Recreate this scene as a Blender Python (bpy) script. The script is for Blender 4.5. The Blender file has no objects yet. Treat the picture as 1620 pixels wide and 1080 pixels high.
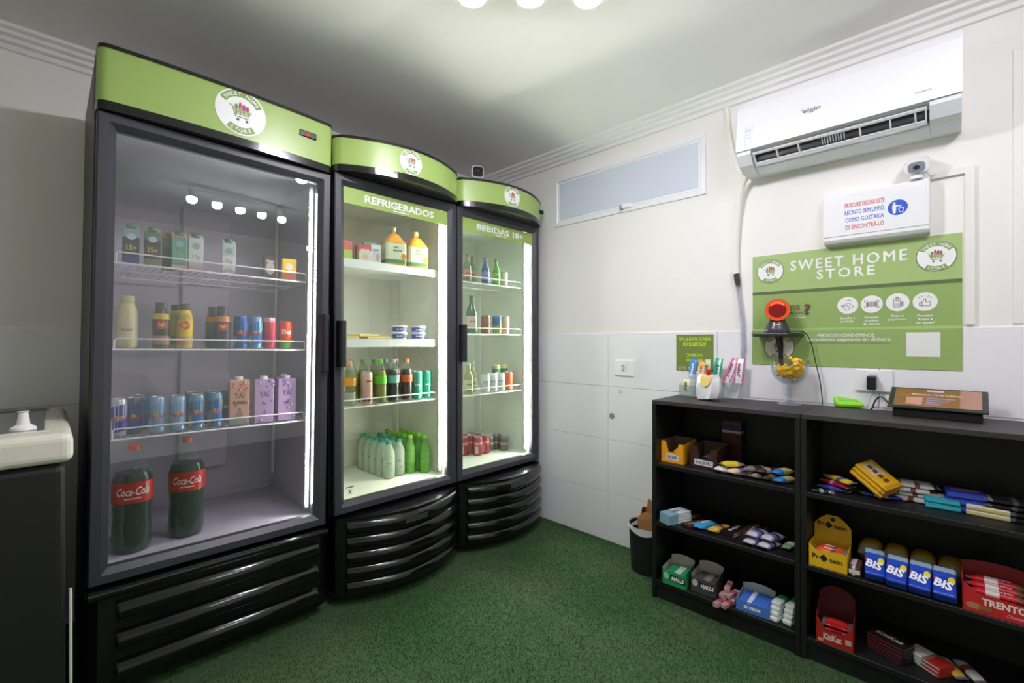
import bpy, math, random
import numpy as np
from mathutils import Vector, Matrix

random.seed(7)
SC = bpy.context.scene
COL = SC.collection
R = math.radians

# ---------------------------------------------------------------- camera
EYE = 1.2                      # camera height, from the tile courses and the coolers
FPX = 720.0                    # focal length in pixels of the 1620 x 1080 frame
YAW = R(45.6)
SN, CS = math.sin(YAW), math.cos(YAW)
cam_data = bpy.data.cameras.new('camera')
cam_data.sensor_width = 36.0
cam_data.lens = FPX / 1620 * 36.0
cam_data.clip_start = 0.02
cam = bpy.data.objects.new('camera', cam_data)
COL.objects.link(cam)
cam.location = (0, 0, EYE)
cam.rotation_euler = (R(90), 0, -YAW)
SC.camera = cam

# ---------------------------------------------------------------- world, exposure
world = bpy.data.worlds.new('world')
SC.world = world
world.use_nodes = True
world.node_tree.nodes['Background'].inputs[0].default_value = (0.75, 0.82, 1.0, 1)
world.node_tree.nodes['Background'].inputs[1].default_value = 0.25
SC.view_settings.view_transform = 'Standard'
SC.view_settings.look = 'None'
SC.view_settings.gamma = 1.0
SC.view_settings.use_curve_mapping = False
SC.view_settings.exposure = 0.0
SC.cycles.diffuse_bounces = 8          # a small white room: let the light go round
SC.cycles.max_bounces = 16
SC.cycles.transparent_max_bounces = 24
BULB = 510.0                    # emission of the ceiling bulbs
BULB_B = 130.0
LED = (170.0, 330.0, 330.0)         # emission of the three cooler strips

# ---------------------------------------------------------------- pixel -> place
def ray(px, py):
    r = (px - 810) / FPX
    return (SN + r * CS, CS - r * SN, (540 - py) / FPX)
def on_x(px, py, X):
    d = ray(px, py); t = X / d[0]
    return Vector((X, d[1] * t, EYE + d[2] * t))
def on_y(px, py, Y):
    d = ray(px, py); t = Y / d[1]
    return Vector((d[0] * t, Y, EYE + d[2] * t))
def on_z(px, py, Z):
    d = ray(px, py); t = (Z - EYE) / d[2]
    return Vector((d[0] * t, d[1] * t, Z))

# ---------------------------------------------------------------- materials
def lin(h):
    h = h.lstrip('#')
    out = []
    for i in (0, 2, 4):
        c = int(h[i:i + 2], 16) / 255
        out.append(c / 12.92 if c <= 0.04045 else ((c + 0.055) / 1.055) ** 2.4)
    return (out[0], out[1], out[2], 1)
_m = {}
def P(hexc, rough=0.5, metal=0.0, coat=0.0, noise=0.0, scale=40, bump=0.0, spec=0.5):
    """plain principled material with a little procedural variation"""
    k = (hexc, rough, metal, coat, noise, scale, bump, spec)
    if k in _m: return _m[k]
    m = bpy.data.materials.new('m_' + hexc.strip('#')); m.use_nodes = True
    n = m.node_tree.nodes; l = m.node_tree.links; b = n['Principled BSDF']
    b.inputs['Base Color'].default_value = lin(hexc)
    b.inputs['Roughness'].default_value = rough
    b.inputs['Metallic'].default_value = metal
    b.inputs['Coat Weight'].default_value = coat
    b.inputs['Specular IOR Level'].default_value = spec
    if noise or bump:
        tc = n.new('ShaderNodeTexCoord'); nz = n.new('ShaderNodeTexNoise')
        nz.inputs['Scale'].default_value = scale; nz.inputs['Detail'].default_value = 4
        l.new(tc.outputs['Object'], nz.inputs['Vector'])
        if noise:
            mx = n.new('ShaderNodeMix'); mx.data_type = 'RGBA'; mx.blend_type = 'MULTIPLY'
            mx.inputs[0].default_value = 1.0
            rp = n.new('ShaderNodeValToRGB')
            rp.color_ramp.elements[0].color = (1 - noise,) * 3 + (1,)
            rp.color_ramp.elements[1].color = (1 + noise,) * 3 + (1,)
            l.new(nz.outputs['Fac'], rp.inputs[0])
            mx.inputs[6].default_value = lin(hexc)
            l.new(rp.outputs[0], mx.inputs[7]); l.new(mx.outputs[2], b.inputs['Base Color'])
        if bump:
            bp = n.new('ShaderNodeBump'); bp.inputs['Strength'].default_value = bump
            bp.inputs['Distance'].default_value = 0.002
            l.new(nz.outputs['Fac'], bp.inputs['Height']); l.new(bp.outputs[0], b.inputs['Normal'])
    _m[k] = m
    return m
def stripes(stops, axis='Z', rough=0.35, metal=0.0, wob=0.02):
    """printed bands: stops = [(position 0..1, hex), ...] along an axis of the object"""
    k = (tuple(stops), axis, rough, metal, wob)
    if k in _m: return _m[k]
    m = bpy.data.materials.new('print_bands'); m.use_nodes = True
    n = m.node_tree.nodes; l = m.node_tree.links; b = n['Principled BSDF']
    b.inputs['Roughness'].default_value = rough; b.inputs['Metallic'].default_value = metal
    tc = n.new('ShaderNodeTexCoord'); sp = n.new('ShaderNodeSeparateXYZ'); rp = n.new('ShaderNodeValToRGB')
    nz = n.new('ShaderNodeTexNoise'); nz.inputs['Scale'].default_value = 5
    ma = n.new('ShaderNodeMath'); ma.operation = 'MULTIPLY_ADD'
    ma.inputs[1].default_value = wob * 2
    l.new(tc.outputs['Generated'], sp.inputs[0]); l.new(tc.outputs['Generated'], nz.inputs['Vector'])
    l.new(nz.outputs['Fac'], ma.inputs[0]); l.new(sp.outputs[axis], ma.inputs[2])
    l.new(ma.outputs[0], rp.inputs[0]); l.new(rp.outputs[0], b.inputs['Base Color'])
    cr = rp.color_ramp; cr.interpolation = 'CONSTANT'
    cr.elements[0].position = 0; cr.elements[0].color = lin(stops[0][1])
    cr.elements[1].position = stops[1][0] + wob if len(stops) > 1 else 1
    cr.elements[1].color = lin(stops[1][1] if len(stops) > 1 else stops[0][1])
    for p, h in stops[2:]:
        e = cr.elements.new(min(1, p + wob)); e.color = lin(h)
    _m[k] = m
    return m
def emit(hexc, strength):
    k = ('emit', hexc, strength)
    if k in _m: return _m[k]
    m = bpy.data.materials.new('light_' + hexc.strip('#')); m.use_nodes = True
    n = m.node_tree.nodes; l = m.node_tree.links
    n.remove(n['Principled BSDF'])
    e = n.new('ShaderNodeEmission'); e.inputs[0].default_value = lin(hexc); e.inputs[1].default_value = strength
    l.new(e.outputs[0], n['Material Output'].inputs[0])
    _m[k] = m
    return m
def clear(hexc, ior=1.45, rough=0.0, haze=0.0, hazecol='#ffffff', mirror='#ffffff'):
    """thin clear sheet: see-through plus a fresnel mirror, optionally a little milky"""
    k = ('clear', hexc, ior, rough, haze, hazecol, mirror)
    if k in _m: return _m[k]
    m = bpy.data.materials.new('clear_' + hexc.strip('#')); m.use_nodes = True
    n = m.node_tree.nodes; l = m.node_tree.links
    n.remove(n['Principled BSDF'])
    t = n.new('ShaderNodeBsdfTransparent'); t.inputs[0].default_value = lin(hexc)
    g = n.new('ShaderNodeBsdfGlossy'); g.inputs['Roughness'].default_value = rough; g.inputs[0].default_value = lin(mirror)
    lw = n.new('ShaderNodeLayerWeight'); lw.inputs[0].default_value = 0.5
    pw = n.new('ShaderNodeMath'); pw.operation = 'POWER'; pw.inputs[1].default_value = 5.0
    f = n.new('ShaderNodeMath'); f.operation = 'MULTIPLY_ADD'
    f0 = ((ior - 1) / (ior + 1)) ** 2
    f.inputs[1].default_value = 1 - f0; f.inputs[2].default_value = f0
    l.new(lw.outputs['Facing'], pw.inputs[0]); l.new(pw.outputs[0], f.inputs[0])
    mx = n.new('ShaderNodeMixShader')
    base = t
    if haze:
        d = n.new('ShaderNodeBsdfDiffuse'); d.inputs[0].default_value = lin(hazecol)
        tr = n.new('ShaderNodeBsdfTranslucent'); tr.inputs[0].default_value = lin(hazecol)
        md = n.new('ShaderNodeMixShader'); md.inputs[0].default_value = 0.5
        l.new(d.outputs[0], md.inputs[1]); l.new(tr.outputs[0], md.inputs[2])
        m2 = n.new('ShaderNodeMixShader'); m2.inputs[0].default_value = haze
        l.new(t.outputs[0], m2.inputs[1]); l.new(md.outputs[0], m2.inputs[2]); base = m2
    l.new(f.outputs[0], mx.inputs[0]); l.new(base.outputs[0], mx.inputs[1]); l.new(g.outputs[0], mx.inputs[2])
    l.new(mx.outputs[0], n['Material Output'].inputs[0])
    _m[k] = m
    return m

# ---------------------------------------------------------------- mesh helpers
def tag(o, label=None, cat=None, group=None, kind=None):
    if label: o['label'] = label
    if cat: o['category'] = cat
    if group: o['group'] = group
    if kind: o['kind'] = kind
    return o
def thing(name, label, cat, loc=(0, 0, 0), rotz=0.0, group=None):
    o = bpy.data.objects.new(name, None); COL.objects.link(o)
    o.empty_display_size = 0.05
    o.location = loc; o.rotation_euler = (0, 0, rotz)
    return tag(o, label, cat, group)
class MB:
    def __init__(s): s.v = []; s.f = []; s.m = []; s.mats = []
    def mi(s, mat):
        if mat not in s.mats: s.mats.append(mat)
        return s.mats.index(mat)
    def add(s, vs, fs, mat):
        k = len(s.v); i = s.mi(mat)
        s.v += [tuple(v) for v in vs]
        for f in fs:
            s.f.append(tuple(k + q for q in f)); s.m.append(i)
        return s
    def box(s, x0, y0, z0, x1, y1, z1, mat):
        vs = [(x, y, z) for z in (z0, z1) for y in (y0, y1) for x in (x0, x1)]
        return s.add(vs, [(0, 2, 3, 1), (4, 5, 7, 6), (0, 1, 5, 4), (2, 6, 7, 3), (0, 4, 6, 2), (1, 3, 7, 5)], mat)
    def loft(s, rings, mat, closed=True, cap0=True, cap1=True):
        """rings: lists of equally many points"""
        n = len(rings[0]); vs = [p for r in rings for p in r]; fs = []
        for i in range(len(rings) - 1):
            for j in range(n if closed else n - 1):
                a = i * n + j; b = i * n + (j + 1) % n
                fs.append((a, b, b + n, a + n))
        if cap0: fs.append(tuple(range(n - 1, -1, -1)))
        if cap1: fs.append(tuple((len(rings) - 1) * n + j for j in range(n)))
        return s.add(vs, fs, mat)
    def lathe(s, prof, mat, n=20, c=(0, 0), cap0=True, cap1=True):
        rings = [[(c[0] + r * math.cos(2 * math.pi * j / n), c[1] + r * math.sin(2 * math.pi * j / n), z)
                  for j in range(n)] for r, z in prof]
        return s.loft(rings, mat, True, cap0, cap1)
    def prism(s, poly, axis, a, b, mat):
        """poly of 2D points, extruded along axis from a to b"""
        def mk(p, t):
            return {'x': (t, p[0], p[1]), 'y': (p[0], t, p[1]), 'z': (p[0], p[1], t)}[axis]
        return s.loft([[mk(p, a) for p in poly], [mk(p, b) for p in poly]], mat)
    def tube(s, pts, r, mat, n=6, cap=True):
        pts = [Vector(p) for p in pts]; rings = []
        prev = None
        for i, p in enumerate(pts):
            d = (pts[min(i + 1, len(pts) - 1)] - pts[max(i - 1, 0)]).normalized()
            if prev is None:
                a = d.cross(Vector((0, 0, 1)))
                if a.length < 0.01: a = d.cross(Vector((1, 0, 0)))
            else:
                a = prev - d * prev.dot(d)
            a.normalize(); prev = a; b = d.cross(a)
            rr = r[i] if isinstance(r, (list, tuple)) else r
            rings.append([p + (a * math.cos(2 * math.pi * j / n) + b * math.sin(2 * math.pi * j / n)) * rr for j in range(n)])
        return s.loft(rings, mat, True, cap, cap)
    def ball(s, c, r, mat, n=14, m=8, sc=(1, 1, 1)):
        rings = []
        for i in range(m + 1):
            t = math.pi * i / m
            q = max(math.sin(t), 0.02)
            rings.append([(c[0] + r * sc[0] * q * math.cos(2 * math.pi * j / n), c[1] + r * sc[1] * q * math.sin(2 * math.pi * j / n),
                           c[2] - r * sc[2] * math.cos(t)) for j in range(n)])
        return s.loft(rings, mat)
    def build(s, name, parent=None, smooth=False, bev=0.0, seg=2, fmap=None, ang=35):
        me = bpy.data.meshes.new(name)
        vs = [fmap(*v) for v in s.v] if fmap else s.v
        me.from_pydata([tuple(v) for v in vs], [], s.f)
        for m in s.mats: me.materials.append(m)
        me.polygons.foreach_set('material_index', s.m)
        if smooth:
            me.polygons.foreach_set('use_smooth', [True] * len(me.polygons))
            me.set_sharp_from_angle(angle=R(ang))
        me.update()
        o = bpy.data.objects.new(name, me); COL.objects.link(o)
        if parent is not None: o.parent = parent
        if bev:
            b = o.modifiers.new('bevel', 'BEVEL'); b.width = bev; b.segments = seg; b.limit_method = 'ANGLE'; b.angle_limit = R(40)
        return o
_t = {}
def tmesh(body, bold=0.0, shear=0.0, gap=1.0):
    k = (body, bold, shear, gap)
    if k in _t: return _t[k]
    cu = bpy.data.curves.new('t', 'FONT'); cu.body = body; cu.size = 1.0; cu.offset = bold; cu.shear = shear
    cu.space_character = gap; cu.resolution_u = 2; cu.fill_mode = 'FRONT'
    ob = bpy.data.objects.new('t', cu); me = ob.to_mesh()
    vs = [(v.co.x, v.co.y) for v in me.vertices]; fs = [tuple(p.vertices) for p in me.polygons]
    ob.to_mesh_clear(); bpy.data.objects.remove(ob); bpy.data.curves.remove(cu)
    _t[k] = (vs, fs)
    return _t[k]
UNREAD = set('NUTS milk CACAU DARK Wafer BISCOITO Fit quest barra nuts oat mint lar zebex CAFE leite Iogurte Suco Laranja CREME soda BEER Leve spritz coco mini pagamento inverter CUIDADO Mentos anos garantia AÇAÍ'.split()) | {'SABOR ORIGINAL'}
class Print(MB):
    """flat print in (u, v, height); height keeps the layers apart by fractions of a millimetre"""
    L = 0.0005
    def poly(s, pts, mat, h=0):
        return s.add([(u, v, h * s.L) for u, v in pts], [tuple(range(len(pts)))], mat)
    def rect(s, u0, v0, u1, v1, mat, h=0, n=1):
        vs = [(u0 + (u1 - u0) * i / n, v, h * s.L) for i in range(n + 1) for v in (v0, v1)]
        return s.add(vs, [(2 * i, 2 * i + 2, 2 * i + 3, 2 * i + 1) for i in range(n)], mat)
    def disc(s, cu, cv, ru, rv, mat, h=0, n=28):
        return s.poly([(cu + ru * math.cos(2 * math.pi * i / n), cv + rv * math.sin(2 * math.pi * i / n)) for i in range(n)], mat, h)
    def ring(s, cu, cv, r0, r1, a0, a1, mat, h=0, n=16):
        vs = []
        for i in range(n + 1):
            a = R(a0 + (a1 - a0) * i / n)
            vs += [(cu + r0 * math.cos(a), cv + r0 * math.sin(a), h * s.L), (cu + r1 * math.cos(a), cv + r1 * math.sin(a), h * s.L)]
        return s.add(vs, [(2 * i, 2 * i + 2, 2 * i + 3, 2 * i + 1) for i in range(n)], mat)
    def line(s, p, q, w, mat, h=0):
        p = Vector(p); q = Vector(q); d = (q - p).normalized(); t = Vector((-d.y, d.x)) * w / 2
        return s.poly([tuple(x) for x in (p - t, q - t, q + t, p + t)], mat, h)
    def path(s, pts, w, mat, h=0):
        for a, b in zip(pts[:-1], pts[1:]): s.line(a, b, w, mat, h)
        return s
    def text(s, body, cu, cv, height, mat, h=1, width=None, bold=0.02, shear=0.0, gap=1.0, rot=0.0):
        if body in UNREAD:             # print too blurred to read in the photograph: rows of small marks
            rr = random.Random(body); W_ = width or height * .62 * len(body); k = max(3, len(body)); c, d = math.cos(rot), math.sin(rot)
            for i in range(k):
                a = -W_ / 2 + W_ * i / k; b = a + W_ / k * rr.uniform(.55, .9); v0 = -height * rr.uniform(.3, .5); v1 = height * rr.uniform(.25, .5)
                s.poly([(cu + x * c - y * d, cv + x * d + y * c) for x, y in ((a, v0), (b, v0), (b, v1), (a, v1))], mat, h)
            return s
        vs, fs = tmesh(body, bold, shear, gap)
        if not vs: return s
        x0 = min(v[0] for v in vs); x1 = max(v[0] for v in vs)
        if bold and any(c in body for c in 'MWmw') and width:     # the outline offset breaks these letters: widen by overprinting
            for i, q in enumerate((-.5, .5)):
                s.text(body, cu + q * bold * height, cv + q * bold * height * .6, height, mat, h + .1 * i, width, 0, shear, gap, rot)
            return s
        ky = height / 0.72
        kx = width / (x1 - x0) if width else ky
        xm = (x0 + x1) / 2; c, d = math.cos(rot), math.sin(rot)
        out = []
        for x, y in vs:
            x = (x - xm) * kx; y = (y - 0.36) * ky
            out.append((cu + x * c - y * d, cv + x * d + y * c, h * s.L))
        return s.add(out, fs, mat)
    def arc_text(s, body, cu, cv, r, a_mid, step, height, mat, h=2, down=False):
        n = len(body)
        for i, ch in enumerate(body):
            if ch == ' ': continue
            k = (i - (n - 1) / 2) * step
            a = R(a_mid + (k if down else -k))
            s.text(ch, cu + r * math.cos(a), cv + r * math.sin(a), height, mat, h, rot=a + (math.pi / 2 if down else -math.pi / 2))
        return s
def flat(O, U, V, N):
    O, U, V, N = Vector(O), Vector(U), Vector(V), Vector(N)
    return lambda u, v, h: O + U * u + V * v + N * (h + 0.0006)
def copy_tree(o, parent=None, **kw):
    c = o.copy(); COL.objects.link(c); c.parent = parent
    for ch in list(o.children): copy_tree(ch, c)
    for k, v in kw.items(): c[k] = v
    return c
WHITE = P('#f4f4f2', 0.4); INK = P('#1d1f1c', 0.5)
def logo(pr, cu, cv, r, rim=False, h=1):
    """round shop badge: green arcs with lettering and a small trolley full of shopping"""
    g = P('#86a552', 0.5); d = P('#5c6b58', 0.5)
    if rim:
        pr.disc(cu, cv, r, r, P('#4c5a3c', 0.5), h, 36); pr.disc(cu, cv, r * 0.955, r * 0.955, WHITE, h + 1, 36)
    else:
        pr.disc(cu, cv, r, r, WHITE, h + 1, 36)
    pr.ring(cu, cv, r * 0.66, r * 0.93, 28, 152, g, h + 2, 18)
    pr.ring(cu, cv, r * 0.66, r * 0.93, 232, 308, g, h + 2, 12)
    pr.arc_text('SWEET HOME', cu, cv, r * 0.795, 90, 11.6, r * 0.15, WHITE, h + 3)
    pr.arc_text('STORE', cu, cv, r * 0.795, 270, 13, r * 0.15, WHITE, h + 3, down=True)
    q = r
    pr.path([(cu - .46 * q, cv + .22 * q), (cu - .36 * q, cv + .20 * q), (cu - .22 * q, cv - .22 * q), (cu + .32 * q, cv - .22 * q)], .035 * q, d, h + 2)
    pr.poly([(cu - .33 * q, cv + .12 * q), (cu - .23 * q, cv - .14 * q), (cu + .3 * q, cv - .14 * q), (cu + .42 * q, cv + .12 * q)], P('#b9cf95', 0.5), h + 2)
    for k in range(4):
        x = cu + (-.2 + .15 * k) * q
        pr.line((x, cv + .12 * q), (x + .015 * q, cv - .14 * q), .022 * q, d, h + 3)
    pr.line((cu - .28 * q, cv), (cu + .36 * q, cv), .022 * q, d, h + 3)
    for x, y, w, t, c in ((-.2, .2, .07, .12, '#5d9a3a'), (-.05, .24, .06, .2, '#c4473a'), (.1, .22, .08, .15, '#8a5fa0'), (.24, .2, .06, .14, '#c4473a'), (.02, .14, .1, .08, '#d9a23a')):
        pr.disc(cu + x * q, cv + y * q, w * q, t * q, P(c, 0.5), h + 3 + 0.1 * x, 10)
    for x in (-.13, .22):
        pr.disc(cu + x * q, cv - .34 * q, .065 * q, .065 * q, d, h + 2, 10)

# ---------------------------------------------------------------- the room
XW, YW, ZC = 2.37, 2.71, 2.44
X0, Y0 = -1.7, -1.9
def paint(name, hexc):
    return P(hexc, 0.6, noise=0.015, scale=3, bump=0.05)
WALL = paint('wall', '#f0eee9')
def struct(o): o['kind'] = 'structure'; return o
# carpet base
m = bpy.data.materials.new('artificial_grass'); m.use_nodes = True
n_, l_ = m.node_tree.nodes, m.node_tree.links; b_ = n_['Principled BSDF']
tc = n_.new('ShaderNodeTexCoord'); na = n_.new('ShaderNodeTexNoise'); nb = n_.new('ShaderNodeTexNoise')
na.inputs['Scale'].default_value = 2.2; na.inputs['Detail'].default_value = 3
nb.inputs['Scale'].default_value = 240; nb.inputs['Detail'].default_value = 3
ra = n_.new('ShaderNodeValToRGB'); ra.color_ramp.elements[0].position = .3; ra.color_ramp.elements[1].position = .75
ra.color_ramp.elements[0].color = lin('#33562e'); ra.color_ramp.elements[1].color = lin('#4d6144')
rb = n_.new('ShaderNodeValToRGB'); rb.color_ramp.elements[0].color = (.5,) * 3 + (1,); rb.color_ramp.elements[1].color = (1.38,) * 3 + (1,)
mx = n_.new('ShaderNodeMix'); mx.data_type = 'RGBA'; mx.blend_type = 'MULTIPLY'; mx.inputs[0].default_value = 1
l_.new(tc.outputs['Object'], na.inputs[0]); l_.new(tc.outputs['Object'], nb.inputs[0])
l_.new(na.outputs['Fac'], ra.inputs[0]); l_.new(nb.outputs['Fac'], rb.inputs[0])
l_.new(ra.outputs[0], mx.inputs[6]); l_.new(rb.outputs[0], mx.inputs[7]); l_.new(mx.outputs[2], b_.inputs['Base Color'])
b_.inputs['Roughness'].default_value = 0.85; b_.inputs['Specular IOR Level'].default_value = 0.2
GRASS = m
floor = struct(MB().box(X0, Y0, -.06, XW, YW, 0, GRASS).build('floor'))
def blades(n, x0, y0, x1, y1):
    rng = np.random.default_rng(3)
    p = np.stack([rng.uniform(x0, x1, n), rng.uniform(y0, y1, n), np.zeros(n)], 1)
    a = rng.uniform(0, 6.283, n); w = rng.uniform(.0009, .0016, n); h = rng.uniform(.004, .0085, n)
    t = np.stack([np.cos(a) * w, np.sin(a) * w, np.zeros(n)], 1)
    le = rng.normal(0, .003, (n, 2))
    v = np.empty((n, 3, 3)); v[:, 0] = p - t; v[:, 1] = p + t; v[:, 2] = p + np.concatenate([le, h[:, None]], 1)
    me = bpy.data.meshes.new('grass_pile')
    me.vertices.add(3 * n); me.vertices.foreach_set('co', v.reshape(-1))
    me.loops.add(3 * n); me.loops.foreach_set('vertex_index', np.arange(3 * n, dtype=np.int32))
    me.polygons.add(n); me.polygons.foreach_set('loop_start', np.arange(0, 3 * n, 3, dtype=np.int32))
    me.materials.append(GRASS); me.update(calc_edges=True)
    o = bpy.data.objects.new('grass_pile', me); COL.objects.link(o); o.parent = floor
    return tag(o, 'short pile of green artificial grass carpet', None, None, 'stuff')
blades(170000, .3, -.25, 2.36, 2.05)
ceiling = struct(MB().box(X0, Y0, ZC, XW, YW, ZC + .06, P('#f4f2f0', 0.75, noise=.02, scale=2)).build('ceiling'))
wall_right = struct(MB().box(XW, Y0, -.06, XW + .1, YW + .1, ZC + .06, WALL).build('wall_right'))
wall_left = struct(MB().box(X0, YW, -.06, XW, YW + .1, ZC + .06, WALL).build('wall_left'))
struct(MB().box(X0 - .1, Y0, -.06, X0, YW + .1, ZC + .06, WALL).build('wall_front'))
struct(MB().box(X0 - .1, Y0 - .1, -.06, XW + .1, Y0, ZC + .06, WALL).build('wall_back'))
# wall tiles: stacked courses, each tile its own proud piece with open joints
TILE = P('#f0f0f3', 0.32, noise=.02, scale=6)
rows = [(0.0, .2935), (.2935, .6115), (.6115, .9295), (.9295, 1.252)]
edges_r = [2.71, 2.142, 1.504, .866, .228, -.41, -1.048, -1.686, -1.9]
edges_l = [2.36, 1.72, 1.08, .44, -.2, -.84, -1.48, -1.7]
tiles = {}
def tile(parent, w, h, loc, rz):
    k = (round(w, 3), round(h, 3))
    g = .0012
    if k not in tiles:
        o = MB().box(g, -.008, g, w - g, 0, h - g, TILE).build('tile', parent, bev=.0012, seg=1); tiles[k] = o
    else:
        o = tiles[k].copy(); COL.objects.link(o); o.parent = parent
    o.location = loc; o.rotation_euler = (0, 0, rz)
for z0, z1 in rows:
    for a, b in zip(edges_r[:-1], edges_r[1:]):
        tile(wall_right, a - b, z1 - z0, (XW, a, z0), R(-90))
    for a, b in zip(edges_l[:-1], edges_l[1:]):
        tile(wall_left, a - b, z1 - z0, (b, YW, z0), 0)
# plaster cornice, three fillets
CORN = P('#efeeec', 0.5)
prof = [(0, 0), (.078, 0), (.078, -.014), (.058, -.020), (.058, -.034), (.040, -.040), (.036, -.054), (.018, -.060), (.014, -.078), (0, -.080)]
o = struct(MB().prism([(XW - d, ZC + z) for d, z in prof], 'y', Y0, YW, CORN).build('trim_1')); o['label'] = 'white stepped cornice above the air conditioner'
MB().prism([(YW - d, ZC + z) for d, z in prof], 'x', X0, XW - .07, CORN)
o = struct(MB().prism([(YW - d, ZC + z) for d, z in prof], 'x', X0, XW - .079, CORN).build('trim_2')); o['label'] = 'white stepped cornice above the chest freezer'

# frosted hopper window high in the right wall
def wz(px, py, X=XW):
    p = on_x(px, py, X); return p.y, p.z
ya, _ = wz(878, 320); yb, _ = wz(1117.5, 260)
za = (wz(879, 359)[1] + wz(1117, 308)[1]) / 2; zb = (wz(878, 285)[1] + wz(1118, 209)[1]) / 2
WF = P('#eef0f4', 0.35)
win = MB()
def frame_loops(mb, u0, v0, u1, v1, steps, mat, mk):
    rings = []
    for ins, d in steps:
        rings.append([mk(u, v, d) for u, v in ((u0 + ins, v0 + ins), (u1 - ins, v0 + ins), (u1 - ins, v1 - ins), (u0 + ins, v1 - ins))])
    return mb.loft(rings, mat, True, False, False)
mkw = lambda u, v, d: (XW - d, u, v)
frame_loops(win, yb, za, ya, zb, [(0, -.02), (0, .010), (.024, .012), (.030, .004), (.040, .004), (.046, -.012), (.046, -.03)], WF, mkw)
w = struct(win.build('window_1')); w['label'] = 'white framed frosted hopper window under the cornice'
frosted = P('#d3dbe8', 0.35, noise=.01, scale=80)
MB().box(XW - .004, yb + .044, za + .044, XW + .004, ya - .044, zb - .044, frosted).build('pane', w)
ly, lz = wz(990, 327)
lt = MB().box(XW - .03, ly - .045, lz - .012, XW - .004, ly + .012, lz + .012, WF).build('latch', w, bev=.003)
MB().box(XW - .036, ly + .012, lz - .022, XW - .012, ly + .022, lz + .006, P('#8b8d90', .4)).build('latch_lever', lt, bev=.003)

# ---------------------------------------------------------------- ceiling lamps
def lamp(label, loc, rz, n, span, strength, zb, block_uplight):
    t = thing('ceiling_lamp', label, 'lamp', loc, rz)
    wm = P('#e8e8e6', .4)
    MB().lathe([(.06, -.03), (.065, -.02), (.065, 0)], wm, 24).build('canopy', t, True)
    MB().box(-span / 2 - .03, -.016, -.05, span / 2 + .03, .016, -.03, wm).build('rail', t, bev=.004)
    for i in range(n):
        x = -span / 2 + span * i / (n - 1); yy = .0
        s = MB().lathe([(.019, -.085), (.021, -.05)], wm, 16, (x, yy)).build('socket', t, True)
        h = ZC - zb
        k = .0 if block_uplight else .014
        bu = MB().lathe([(.0345, -h + .033 + k), (.033, -h + .042 + k), (.0265, -h + .062), (.0175, -.083)], wm, 20, (x, yy)).build('bulb', t, True)
        if block_uplight:  # added cup round each bulb, keeps its light off the ceiling
            MB().lathe([(.0215, -.080), (.030, -.090), (.0455, -h + .029), (.046, -h + .0215), (.0447, -h + .0215), (.0442, -h + .029), (.0285, -.092), (.0212, -.084)], wm, 24, (x, yy), False, False).build('uplight_blocker', t, True)
        MB().lathe([(.004, -h), (.020, -h + .004), (.031, -h + .014), (.0352, -h + .026), (.0345, -h + .033 + k)], emit('#f7f3ff', strength), 24, (x, yy)).build('diffuser', bu, True)
    return t
lamp('white ceiling lamp with three lit bulbs, above the middle of the room', (1.09, .984, ZC), R(-45), 3, .375, BULB, 2.285, True)
lamp('white ceiling lamp with five lit bulbs, facing the tall coolers', (1.15, -.3, ZC), R(-10), 5, .72, BULB_B, 2.285, False)

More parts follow.
